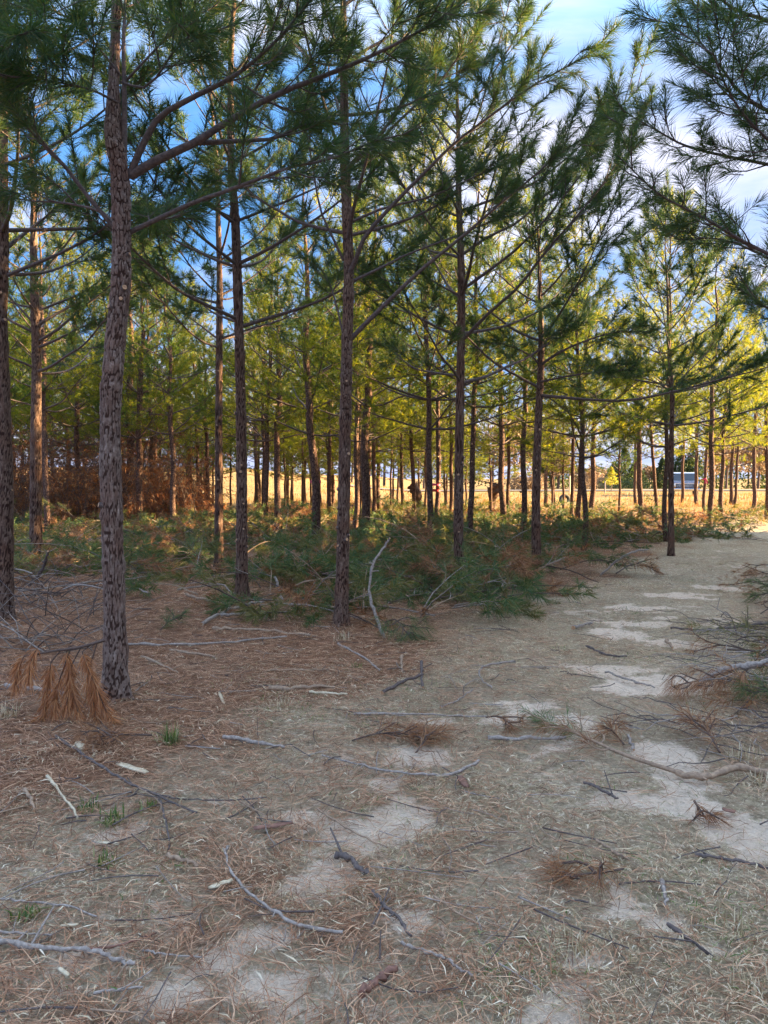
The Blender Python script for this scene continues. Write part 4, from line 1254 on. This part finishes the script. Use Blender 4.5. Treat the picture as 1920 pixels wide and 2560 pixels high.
# the dead bough that hangs in front of the largest trunk: drooping sprays
def dead_bough():
    rng = np.random.default_rng(61)
    b = gnd(215, 1800); Yd = b[1] - 0.05
    root = empty("dead_pine_bough", b, "rust-brown dead bough drooping against the largest trunk's foot", "bough", "cut boughs on the ground")
    gw = Geo()
    main = np.array([at(70, 1640, Yd + 0.1), at(130, 1628, Yd + 0.1), at(200, 1618, Yd + 0.1), at(262, 1600, Yd + 0.15)]) - b
    tube(gw, catmull(main, 10), np.linspace(0.006, 0.011, 10), 6)
    sprays = [((62, 1640), (45, 1668), (38, 1715)), ((95, 1618), (78, 1650), (72, 1700)), ((128, 1655), (112, 1765), (96, 1842)), ((152, 1690), (140, 1730), (138, 1782)),
              ((166, 1628), (178, 1720), (198, 1790)), ((205, 1630), (232, 1700), (262, 1770), (285, 1816)), ((218, 1690), (238, 1780), (248, 1842)), ((178, 1665), (172, 1720), (166, 1765))]
    S0, S1 = [], []
    for sp in sprays:
        P = catmull(np.array([at(px_, py_, Yd + 0.1 - 0.05 * k) - b for k, (px_, py_) in enumerate(sp)]), 6)
        P[:, 2] = np.maximum(P[:, 2], 0.015)
        tube(gw, np.vstack([np.array([np.interp(sp[0][0] + 25, [70, 130, 200, 262], main[:, c]) for c in range(3)]), P]) if sp[0][0] < 300 else P, 0.004, 4, 0, False)
        S0 += list(P[:-1]); S1 += list(P[1:])
    gn = Geo(); needles(gn, S0, S1, 950, 0.13, 0.0044, rng, 0, True, 0.25, 46, 16)
    V = np.concatenate(gn.v); 
    for v in gn.v:
        v[:, 2] = np.maximum(v[:, 2], 0.004)
    link("branch", gw.mesh("branch", [TWIG], True), root)
    link("needles", gn.mesh("needles", [RUST]), root)
dead_bough()

def gl(pts, h):
    return [gnd(*p) + np.array([0, 0, hh]) for p, hh in zip(pts, h)]
bough_thing(gl([(1700, 1942), (1560, 1905), (1470, 1868), (1390, 1835), (1335, 1803)], [0.02, 0.04, 0.05, 0.05, 0.03]), 0.012, DEAD, "fallen bough with a green tip and a browned stem across the path", 71, nside=9, twig=0.2, start=0.35, mat2=SLASH, split=0.42, per_m=300, wood=TANSTICK)
lean = [gnd(1690, 1940, 0.02), gnd(1759, 1958, 0.03), gnd(1845, 1944, 0.05), gnd(1935, 1950, 0.03)]
lean_stick(lean, 0.015, 'tan', "long tan branch running right from the green-tipped bough", "fallen_stick", 1.2)
bough_thing(gl([(1215, 1801), (1250, 1812), (1290, 1830)], [0.02, 0.05, 0.02]), 0.006, DEAD, "small brown needle bough left of the green-tipped bough", 72, nside=4, twig=0.15, per_m=300)
bough_thing(gl([(1925, 1742), (1850, 1745), (1760, 1742), (1680, 1745)], [0.10, 0.13, 0.12, 0.08]), 0.010, DEAD, "large brown bough hanging its needles over the path's right side", 73, nside=11, twig=0.25, start=0.05, per_m=360, droop=0.9, term=0.7)
bough_thing(gl([(1990, 1780), (1935, 1775), (1885, 1768)], [0.05, 0.12, 0.10]), 0.008, SLASH, "bright green needle tuft at the right edge", 74, nside=5, twig=0.22, per_m=360)
bough_thing(gl([(1990, 1520), (1940, 1512), (1885, 1505)], [0.08, 0.15, 0.08]), 0.008, SLASH, "green tuft at the right edge farther up the path", 75, nside=6, twig=0.3, per_m=260, wd=0.0045)
bough_thing(gl([(965, 1585), (990, 1590), (1010, 1600), (1030, 1605)], [0.12, 0.16, 0.10, 0.03]), 0.008, SLASH, "dark green bough at the foot of the curved grey stick", 76, nside=9, twig=0.28, per_m=330, droop=0.5)
bough_thing(gl([(1735, 2035), (1745, 2045), (1760, 2055)], [0.06, 0.05, 0.03]), 0.006, DEAD, "brown needle fan on the right-hand sand patch", 77, nside=3, twig=0.10, per_m=500, length=0.11)
bough_thing(gl([(1560, 2185), (1490, 2198), (1400, 2205)], [0.02, 0.025, 0.02]), 0.004, DEAD, "flat brown needle spray lying on the lower path", 78, nside=5, twig=0.12, per_m=330)
bough_thing(gl([(880, 1860), (950, 1850), (1060, 1845)], [0.02, 0.04, 0.03]), 0.005, DEAD, "brown needle sprays left of the small sand streak", 79, nside=6, twig=0.22, per_m=260)
bough_thing(gl([(1040, 1890), (1065, 1870), (1080, 1855)], [0.02, 0.05, 0.06]), 0.005, DEAD, "small brown tuft above the bowed grey stick", 80, nside=4, twig=0.12, per_m=350)
bough_thing(gl([(1560, 1870), (1535, 1850), (1520, 1840)], [0.02, 0.05, 0.07]), 0.005, DEAD, "upturned brown tuft beside the small sand patch", 81, nside=4, twig=0.12, per_m=350)
bough_thing(gl([(380, 1850), (300, 1858), (230, 1862)], [0.03, 0.05, 0.04]), 0.006, DEAD, "flat browned bough below the largest trunk's foot", 82, nside=6, twig=0.22, per_m=260)
bough_thing(gl([(400, 1580), (425, 1572), (445, 1565)], [0.02, 0.08, 0.10]), 0.005, SLASH, "small green tuft right of the largest trunk", 83, nside=4, twig=0.15, per_m=350)
bough_thing(gl([(1800, 1890), (1770, 1870), (1745, 1845)], [0.02, 0.09, 0.12]), 0.006, DEAD, "low rusty tuft in the right-hand debris", 84, nside=5, twig=0.15, per_m=350)
bough_thing(gl([(1240, 1480), (1180, 1500), (1120, 1510)], [0.05, 0.15, 0.08]), 0.008, SLASH, "green cut bough at the foot of the knotted pine", 85, nside=9, twig=0.4, per_m=180, wd=0.0055)
bough_thing(gl([(1400, 1440), (1480, 1440), (1560, 1430)], [0.10, 0.25, 0.10]), 0.010, SLASH, "green cut bough right of the leaning dark pine's foot", 86, nside=10, twig=0.45, per_m=160, wd=0.006)
bough_thing(gl([(1540, 1450), (1590, 1440), (1650, 1440)], [0.10, 0.2, 0.05]), 0.010, DEAD, "rust-brown bough at the path's far bend", 87, nside=9, twig=0.4, per_m=160, wd=0.006)

# right-hand brush pile: dark twigs heaped at the edge of the path
def brush_pile(px_, py_, n, sx_, sy_, label, seed):
    rng = np.random.default_rng(seed)
    b = gnd(px_, py_); root = empty("brush_pile", (b[0], b[1], float(terrain(b[0], b[1]))), label, "brush pile")
    g = Geo()
    for k in range(n):
        o = np.array([rng.normal(0, sx_), rng.normal(0, sy_), 0.0])
        o[2] = rng.uniform(0.02, 0.12) * math.exp(-(o[1] / 0.8) ** 2)
        az = rng.normal(math.pi, 0.9) if rng.random() < 0.6 else rng.uniform(0, 6.28); le = rng.uniform(0.2, 0.7)
        P = auto_branch(rng, o, az, le, rng.uniform(-6, 16), rng.uniform(-14, 6), 5); P += rng.normal(0, 0.011, P.shape); P[:, 2] = np.maximum(P[:, 2], 0.012)
        r = rng.uniform(0.002, 0.0055)
        tube(g, P, np.linspace(r, r * 0.5, len(P)), 5, int(rng.random() < 0.4))
    link("twigs", g.mesh("twigs", [DARKSTICK, GREYSTICK], True), root)
    root.children[0]['kind'] = 'stuff'
brush_pile(1960, 1600, 80, 0.35, 0.6, "heap of dark bare twigs at the path's right edge, below the far green tuft", 63)
brush_pile(1900, 1700, 60, 0.22, 0.25, "tangle of dark twigs under the pale curved branch at the right edge", 66)
brush_pile(1890, 1860, 45, 0.25, 0.22, "loose dark twigs below the large brown bough at right", 67)

# bare brush stems left of the largest trunk
def bare_stems():
    rng = np.random.default_rng(64); g = Geo()
    for k in range(130):
        u = rng.uniform(-40, 235); v = rng.uniform(1440, 1640); o = gnd(u, v)
        P = auto_branch(rng, o, rng.uniform(0, 6.28), rng.uniform(0.4, 1.1), rng.uniform(10, 55), rng.uniform(-10, 30), 5)
        P[:, 2] = np.maximum(P[:, 2], o[2] + 0.01)
        r = rng.uniform(0.003, 0.007)
        tube(g, P, np.linspace(r, r * 0.4, len(P)), 5, int(rng.integers(0, 3)))
    tag(link("bare_brush", g.mesh("bare_brush", [GREYSTICK, TWIG, DARKSTICK], True)), "tangle of thin bare stems left of the largest trunk", None, None, "stuff")
bare_stems()

# grass tufts and weeds
TUFTS = [((428, 1862), 90, 0.16, 'g', "grass tuft with pale green blades below the largest trunk"), ((15, 1795), 80, 0.15, 's', "pale grass tuft at the left edge"),
         ((1865, 1900), 60, 0.14, 's', "tall pale grass clump in the right-hand debris"), ((1905, 1960), 45, 0.12, 's', "pale grass clump at the right edge by the tan branch"),
         ((285, 2056), 60, 0.08, 'w', "larger of the small green weeds by the pale stick"), ((220, 2025), 40, 0.07, 'w', "small green weed nearest the pale straight stick"),
         ((372, 2024), 35, 0.06, 'w', "small green weed by the end of the dark branch"), ((70, 2290), 50, 0.06, 'w', "green weed under the thin grey stick at left"),
         ((895, 1670), 30, 0.06, 'w', "bright green weed right of the path-edge pine's foot"), ((270, 2160), 40, 0.07, 'w', "dark green weed in the left litter"),
         ((860, 1600), 70, 0.11, 's', "straw-coloured grass fringe at the path-edge pine's foot"), ((710, 1770), 45, 0.10, 's', "pale dry tuft near the stout grey stick"),
         ((1440, 2380), 60, 0.07, 's', "pale dry tuft on the lower path sand"), ((1850, 2330), 60, 0.08, 's', "bleached grass clump at the lower right"),
         ((1880, 2480), 70, 0.08, 's', "bleached grass clump in the bottom right corner")]
for k, ((px_, py_), n_, h_, c_, lab) in enumerate(TUFTS):
    p = gnd(px_, py_); g = Geo(); rng = np.random.default_rng(540 + k)
    blades(g, p[0], p[1], n_, h_, 0.022 if c_ != 's' else 0.04, 0.004 if c_ != 'w' else 0.007, rng, 0, 0.75)
    V = g.v[0]; V -= np.array([p[0], p[1], p[2]], np.float32)
    tag(link("grass_tuft" if c_ != 'w' else "weed", g.mesh("grass_tuft", [dict(s=STRAW, g=GREENGRASS, w=GREENGRASS)[c_]]), None, p), lab, "grass tuft" if c_ != 'w' else "weed", "tufts on the forest floor")

# ------------------------------------------------------------------ far edge: stumps, tyre, ribbons, truck, posts
def stump(base, pts, radii, label, seed):
    rng = np.random.default_rng(seed); g = Geo()
    C = catmull(np.array(pts), 16); n = len(C); s = 18
    R = np.interp(np.linspace(0, 1, n), np.linspace(0, 1, len(radii)), radii)
    tube(g, C, R, s, 0, True)
    V = g.v[0].reshape(n, s, 3); nz = np.array([[0.55 + 0.9 * vnoise(i * 0.7, j * 0.9, seed) for j in range(s)] for i in range(n)])
    V[:] = C[:, None, :] + (V - C[:, None, :]) * nz[:, :, None]
    root = empty("stump", base, label, "stump")
    link("wood", g.mesh("wood", [ROOTWOOD]), root)
    for k in range(9):
        c = C[-1 - int(rng.integers(0, 5))]; d = unit(rng.normal(size=3)); le = rng.uniform(0.15, 0.4)
        gr_ = Geo(); tube(gr_, [c, c + d * le * 0.5 + rng.normal(0, 0.03, 3), c + d * le], [0.035, 0.022, 0.008], 6)
        link("root", gr_.mesh("root", [ROOTWOOD], True), root)
def gfar(px_, Y_):
    x = (px_ - 960) / FPX * Y_; return np.array([x, Y_, float(terrain(x, Y_))])
b = gfar(1052, 33); stump(b, [(0, 0, 0), (-0.08, 0, 0.4), (-0.2, 0, 0.8), (-0.38, 0, 1.15)], [0.16, 0.15, 0.2, 0.22], "dark leaning stump between the pines before the field", 3)
b = gfar(1240, 34); stump(b, [(-0.2, 0, 0), (-0.15, 0, 0.5), (-0.05, 0, 0.9), (0.05, 0, 1.15)], [0.14, 0.16, 0.32, 0.3], "uprooted dark root ball held above the green brush", 4)

b = gfar(1412, 44); g = Geo()
th = np.linspace(0, 2 * math.pi, 25)[:-1]; ph = np.linspace(0, 2 * math.pi, 11)[:-1]
TT, PP = np.meshgrid(th, ph, indexing='ij')
rr = 0.26 + 0.09 * np.cos(PP)
i = np.arange(24)[:, None]; j = np.arange(10)[None, :]
g.add(np.stack([rr * np.cos(TT), 0.11 * np.sin(PP), rr * np.sin(TT)], -1).reshape(-1, 3), q=np.stack([i * 10 + j, ((i + 1) % 24) * 10 + j, ((i + 1) % 24) * 10 + (j + 1) % 10, i * 10 + (j + 1) % 10], -1).reshape(-1, 4))
t = link("tyre", g.mesh("tyre", [plain("rubber", (0.03, 0.03, 0.032), (0.015, 0.015, 0.016), 20, 0.8)], True), None, (b[0], b[1], b[2] + 0.12)); t.rotation_euler = (-0.25, 0, 0.3)
tag(t, "dark tyre half sunk in the grass at the field's edge", "tyre")

PINK = plain("pink_ribbon", (0.75, 0.08, 0.16), (0.62, 0.05, 0.12), 30, 0.5); RED = plain("red_ribbon", (0.65, 0.05, 0.05), (0.5, 0.03, 0.03), 30, 0.5)
def ribbon(px_, py_, foot, r, mat, label, ends=True):
    p = gnd(*foot); c = at(px_, py_, p[1]); g = Geo(); n = 20; a = np.arange(n + 1) * 6.2832 / n
    lo = np.stack([np.cos(a) * r, np.sin(a) * r, -0.02 + 0.01 * np.sin(a * 2)], -1); hi = lo * np.array([1.03, 1.03, 1]) + (0, 0, 0.05)
    k = np.arange(n); g.add(np.vstack([lo, hi]), q=np.stack([k, k + 1, k + n + 2, k + n + 1], -1))
    if ends:
        for s in (-1, 1):
            g.add([(0.02 * s, -r - 0.01, 0.02), (0.02 * s + 0.04, -r - 0.01, 0.02), (0.05 * s + 0.05, -r - 0.03, -0.16), (0.05 * s, -r - 0.03, -0.17)], q=[(0, 1, 2, 3)])
        tube(g, [(0, -r - 0.03, 0.03), (0, -r - 0.01, 0.03)], [0.03, 0.045], 8)
    tag(link("ribbon", g.mesh("ribbon", [mat]), None, (p[0], p[1], c[2])), label, "ribbon")
ribbon(1090, 1212, (1090, 1338), 0.115, PINK, "pink ribbon tied round the banded pine, upper of two", False)
ribbon(1090, 1226, (1090, 1338), 0.115, RED, "red ribbon band below the pink one on the same pine", False)
ribbon(1760, 1199, (1760, 1280), 0.085, PINK, "pink ribbon knot on the thin pine beside the truck")
ribbon(790, 1205, (790, 1364), 0.115, PINK, "small pink mark ribbon on the pruned pine", True)

# the pickup on the field lane, facing the camera
def truck():
    b = gfar(1712, 56)
    root = empty("pickup_truck", b, "blue and white pickup truck parked in the sunlit field, facing forward", "truck")
    root.rotation_euler = (0, 0, -0.34)
    NAVY = plain("navy_paint", (0.035, 0.06, 0.13), (0.03, 0.05, 0.11), 3, 0.3); WHITE = plain("white_paint", (0.62, 0.66, 0.70), (0.56, 0.6, 0.64), 3, 0.35)
    CHROME = plain("chrome", (0.75, 0.77, 0.8), (0.6, 0.62, 0.65), 8, 0.25, 0, 0.9); GLASS = plain("dark_glass", (0.05, 0.06, 0.07), (0.03, 0.04, 0.05), 2, 0.35)
    BLK = plain("black_trim", (0.02, 0.02, 0.022), (0.012, 0.012, 0.013), 10, 0.6); LAMP = plain("lamp_glass", (0.8, 0.8, 0.76), (0.65, 0.65, 0.6), 12, 0.15)
    def prism(name, prof, x0, x1, mat, inset=0.0, par=None):
        g = Geo(); n = len(prof)
        A = [(x0, y, z) for (y, z) in prof]; B = [(x1, y, z) for (y, z) in prof]
        g.add(A + B, q=[(k, (k + 1) % n, n + (k + 1) % n, n + k) for k in range(n)])
        fan = [(0, k + 1, k) for k in range(1, n - 1)] + [(n, n + k, n + k + 1) for k in range(1, n - 1)]
        g.add(A + B, t=fan)
        o = link(name, g.mesh(name, [mat]), par or root)
        md = o.modifiers.new('bevel', 'BEVEL'); md.width = 0.03; md.segments = 2; md.limit_method = 'ANGLE'
        return o
    prism("body", [(0, 0.45), (0, 0.98), (0.12, 1.06), (1.35, 1.12), (5.0, 1.10), (5.0, 0.45)], -0.98, 0.98, NAVY)
    cabm = prism("cab", [(1.35, 1.10), (1.95, 1.72), (2.15, 1.77), (2.95, 1.77), (3.10, 1.72), (3.20, 1.10)], -0.86, 0.86, WHITE)
    g = Geo(); g.add([(-0.76, 1.385, 1.16), (0.76, 1.385, 1.16), (0.70, 1.90, 1.685), (-0.70, 1.90, 1.685)], q=[(0, 1, 2, 3)])
    V = g.v[0]; V[:, 1] -= 0.012; link("windshield", g.mesh("windshield", [GLASS]), root)
    for s in (-1, 1):
        g = Geo(); g.add([(s * 0.868, 1.60, 1.18), (s * 0.868, 3.0, 1.18), (s * 0.868, 2.9, 1.64), (s * 0.868, 2.05, 1.64)], q=[(0, 1, 2, 3)])
        link("side_window", g.mesh("side_window", [GLASS]), root)
        gm = Geo(); box(gm, (s * 1.08 - 0.09, 1.55, 1.18), (s * 1.08 + 0.09, 1.62, 1.38)); link("mirror", gm.mesh("mirror", [CHROME]), root)
        gl_ = Geo(); box(gl_, (s * 0.76 - 0.13, -0.035, 0.72), (s * 0.76 + 0.13, 0.02, 0.92)); h = link("headlight", gl_.mesh("headlight", [LAMP]), root)
        gl_ = Geo(); box(gl_, (s * 0.76 - 0.13, -0.03, 0.62), (s * 0.76 + 0.13, 0.02, 0.70)); link("turn_signal", gl_.mesh("turn_signal", [plain("amber", (0.6, 0.25, 0.03), None, 9, 0.2)]), root)
    prism("stripe", [(-0.012, 0.93), (-0.012, 0.98), (0.02, 0.98), (0.02, 0.93)], -0.97, 0.97, CHROME)
    gr_ = prism("grille", [(-0.02, 0.66), (-0.02, 0.92), (0.02, 0.92), (0.02, 0.66)], -0.60, 0.60, BLK)
    for k in range(4):
        gb = Geo(); box(gb, (-0.59, -0.04, 0.69 + 0.06 * k), (0.59, -0.022, 0.705 + 0.06 * k)); link("grille_bar", gb.mesh("grille_bar", [CHROME]), gr_)
    prism("bumper", [(-0.16, 0.42), (-0.18, 0.58), (-0.02, 0.60), (-0.02, 0.42)], -1.0, 1.0, CHROME)
    for sx_ in (-0.80, 0.80):
        for yy in (0.85, 4.0):
            gt = Geo(); tube(gt, [(sx_ - 0.12, yy, 0.37), (sx_ - 0.10, yy, 0.37), (sx_ + 0.10, yy, 0.37), (sx_ + 0.12, yy, 0.37)], [0.33, 0.37, 0.37, 0.33], 20)
            w_ = link("wheel", gt.mesh("wheel", [BLK], False), root)
            gt = Geo(); tube(gt, [(sx_ + (0.125 if sx_ > 0 else -0.125), yy, 0.37), (sx_ + (0.14 if sx_ > 0 else -0.14), yy, 0.37)], 0.2, 16); link("rim", gt.mesh("rim", [CHROME]), w_)
    prism("bed", [(3.3, 1.08), (3.3, 1.16), (5.0, 1.16), (5.0, 1.08)], -0.96, 0.96, NAVY)
truck()

def post(px_, Y_, h, label, mat, r=0.06):
    b = gfar(px_, Y_); g = Geo(); tube(g, [(0, 0, -0.1), (0.01, 0, h * 0.5), (0, 0, h)], [r, r * 0.95, r * 0.9], 8, 0, True)
    tag(link("post", g.mesh("post", [mat], True), None, b), label, "post")
post(1424, 62, 1.5, "pale post in the field left of the tight trunk cluster", PALEWOOD)
post(1512, 68, 1.0, "small grey post before the dark far bushes", GREYSTICK)

# ------------------------------------------------------------------ far trees beyond the field
def leafcloud(g, n, c, rx, rz, rng, size, m=0, shape=1.0):
    z = rng.random(n); a = rng.uniform(0, 6.28, n)
    lump = 0.75 + 0.5 * vnoise(a * 2.2 + c[0], z * 5 + c[1], 7)
    rr = rx * lump * np.sqrt(rng.random(n)) * (np.sin(np.pi * np.clip(z * 0.9 + 0.1, 0, 1)) ** 0.6 if shape == 1.0 else (1 - z ** 1.4) + 0.06)
    p = np.stack([c[0] + rr * np.cos(a), c[1] + rr * np.sin(a), c[2] + rz * z], -1)
    d = unit(rng.normal(size=(n, 3))); e = unit(np.cross(d, rng.normal(size=(n, 3))))
    s = size * rng.uniform(0.6, 1.3, n)[:, None]
    V = np.stack([p - e * s * 0.35, p + e * s * 0.35, p + d * s], 1).reshape(-1, 3)
    g.add(V, t=np.arange(n * 3).reshape(-1, 3), m=m)

def far_tree(px_, Y_, H, w, kind, label, seed):
    b = gfar(px_, Y_); rng = np.random.default_rng(seed)
    root = empty("cedar_tree" if kind == 'cedar' else "bare_tree" if kind == 'bare' else "bush" if kind == 'bush' else "young_tree", b, label, "tree" if kind != 'bush' else "bush", "far trees beyond the field")
    g = Geo(); gt = Geo()
    if kind == 'cedar':
        tube(gt, [(0, 0, -0.2), (0.05, 0, H * 0.4), (0, 0, H * 0.92)], [0.16, 0.11, 0.02], 8)
        leafcloud(g, 1700, (0, 0, 0.3), w / 2, H - 0.3, rng, 0.36, 0, 0)
        for k in range(6):
            a = rng.uniform(0, 6.28); leafcloud(g, 260, (w * 0.3 * math.cos(a), w * 0.3 * math.sin(a), rng.uniform(0.2, H * 0.5)), w * 0.22, H * 0.28, rng, 0.28)
        crown = [BROADLEAF]
    elif kind == 'bare':
        tube(gt, [(0, 0, -0.2), (0.1, 0, H * 0.3), (0.05, 0, H * 0.6)], [0.18, 0.14, 0.07], 8)
        def grow(o, d, le, r, lev):
            e = o + d * le; mid = (o + e) / 2 + rng.normal(0, le * 0.07, 3)
            tube(g, np.array([o, mid, e]), [r, r * 0.8, r * 0.55], 4 if lev < 2 else 3, 0, False)
            if lev >= 4: return
            for _ in range(4 if lev < 3 else 5):
                grow(o + (e - o) * rng.uniform(0.35, 1), unit(d + rng.normal(0, 0.5, 3) + np.array([0, 0, 0.12])), le * rng.uniform(0.5, 0.75), max(0.012, r * 0.5), lev + 1)
        for k in range(4):
            a = k * 1.57 + rng.uniform(-0.5, 0.5)
            grow(np.array([0.08, 0, H * (0.25 + 0.08 * k)]), unit(np.array([math.cos(a) * w / H, math.sin(a) * w / H, 0.8])), H * 0.36, 0.07, 1)
        for k in range(9):
            a = rng.uniform(0, 6.28); q = rng.uniform(0.1, 0.42)
            leafcloud(g, 260, (w * q * math.cos(a), w * q * math.sin(a), H * rng.uniform(0.2, 0.62)), w * 0.2, H * 0.3, rng, 0.34)
        crown = [OCHRE]
    elif kind == 'bush':
        for k in range(4):
            tube(gt, [(0, 0, 0), (rng.normal(0, w * 0.15), 0, H * 0.5)], [0.04, 0.02], 5)
        for k in range(7):
            leafcloud(g, 400, (rng.normal(0, w * 0.22), rng.normal(0, w * 0.15), 0), w * 0.28, H * rng.uniform(0.6, 1), rng, 0.2)
        crown = [BROADLEAF if seed % 2 else OCHRE]
    else:
        tube(gt, [(0, 0, 0), (0.02, 0, H * 0.5), (0, 0, H)], [0.05, 0.03, 0.01], 6)
        leafcloud(g, 700, (0, 0, H * 0.3), w / 2, H * 0.7, rng, 0.16, 0, 0); crown = [YELLOWLEAF]
    link("trunk", gt.mesh("trunk", [LIMB], True), root)
    link("crown", g.mesh("crown", crown), root)

FARTREES = [
    (1330, 98, 10.0, 8.0, 'bare', "ochre bare tree behind the leaning dark pine"), (1375, 104, 7.0, 5.0, 'cedar', "dark cedar right of the leaning dark pine"),
    (1395, 96, 7.5, 5.0, 'bare', "tan bare tree just left of the tight trunk cluster"), (1410, 110, 6.0, 5.5, 'bush', "broad bush left of the tight trunk cluster"),
    (1560, 125, 7.8, 5.5, 'cedar', "bluish dark cedar in the sky gap"), (1535, 130, 6.0, 5.0, 'cedar', "shorter cedar at the left of the sky gap group"),
    (1590, 128, 6.4, 4.5, 'cedar', "cedar behind the lone straight pine"), (1622, 132, 6.0, 6.0, 'bare', "pale bare tree right of the lone straight pine"),
    (1655, 126, 6.4, 4.0, 'cedar', "cedar behind the twin dark trunks"), (1700, 118, 7.4, 4.4, 'cedar', "cedar standing behind the truck's cab"),
    (1730, 118, 8.0, 5.0, 'cedar', "taller cedar behind the truck's right side"), (1790, 120, 10.5, 4.6, 'cedar', "tall narrow cedar right of the truck"),
    (1815, 100, 9.5, 7.0, 'bare', "reddish bare tree between truck and dark cedars"), (1870, 112, 11.0, 8.0, 'cedar', "biggest dark cedar near the right edge"),
    (1915, 110, 10.0, 6.0, 'cedar', "dark cedar cut by the right edge"), (1895, 92, 8.0, 7.0, 'bare', "sunlit bare tree in front of the big cedar"),
    (1500, 118, 3.4, 7.0, 'bush', "grey low bush at the left of the sky gap"), (1565, 112, 2.6, 7.0, 'bush', "low dark bush in front of the bluish cedar"),
    (1528, 72, 2.3, 1.3, 'young', "small bright yellow sapling in the field"),
    (1000, 92, 11.5, 11.0, 'bare', "golden bare tree on the rise left of the leaning stump"), (960, 96, 12.0, 11.0, 'bare', "large golden bare tree on the hill"),
    (1060, 90, 10.0, 9.0, 'bare', "golden bare tree behind the leaning stump"), (1180, 100, 9.5, 7.0, 'cedar', "cedar behind the knotted pine"),
    (1230, 96, 10.5, 9.0, 'bare', "sunny bare tree above the root ball"), (1110, 104, 10.0, 7.0, 'cedar', "cedar behind the ribboned pine"),
    (1285, 100, 9.5, 8.5, 'bare', "bare tree right of the straight grey pine"), (1320, 84, 2.0, 5.0, 'bush', "pale grey brush at the field edge by the leaning pine"),
    (880, 112, 10, 9.0, 'bare', "far golden tree behind the sturdy pine"), (760, 118, 10, 9.0, 'cedar', "far evergreen on the hill behind the pruned pine"),
    (640, 118, 10, 10.0, 'bare', "far bare tree on the hill behind the scarred pine"), (540, 120, 11, 10.0, 'cedar', "far evergreen on the hill behind the slender straight pine"),
    (430, 120, 11, 10.0, 'bare', "far bare tree on the hill behind the bent thin pine"), (820, 108, 11, 11.0, 'bare', "golden far tree on the hill left of the path-edge pine"), (700, 110, 11, 11.0, 'bare', "golden far tree on the hill between the scarred and pruned pines"), (480, 112, 11, 11.0, 'bare', "golden far tree on the hill left of the slender straight pine"),
    (1460, 140, 7, 8.0, 'bare', "pink-tinged far tree behind the tight trunk cluster"),
    (1500, 150, 7, 8.0, 'bare', "hazy pink far tree left in the sky gap"),
]
for k, (px_, Y_, H_, w_, kd, lab) in enumerate(FARTREES):
    far_tree(px_, Y_, H_, w_, kd, lab, 900 + k)
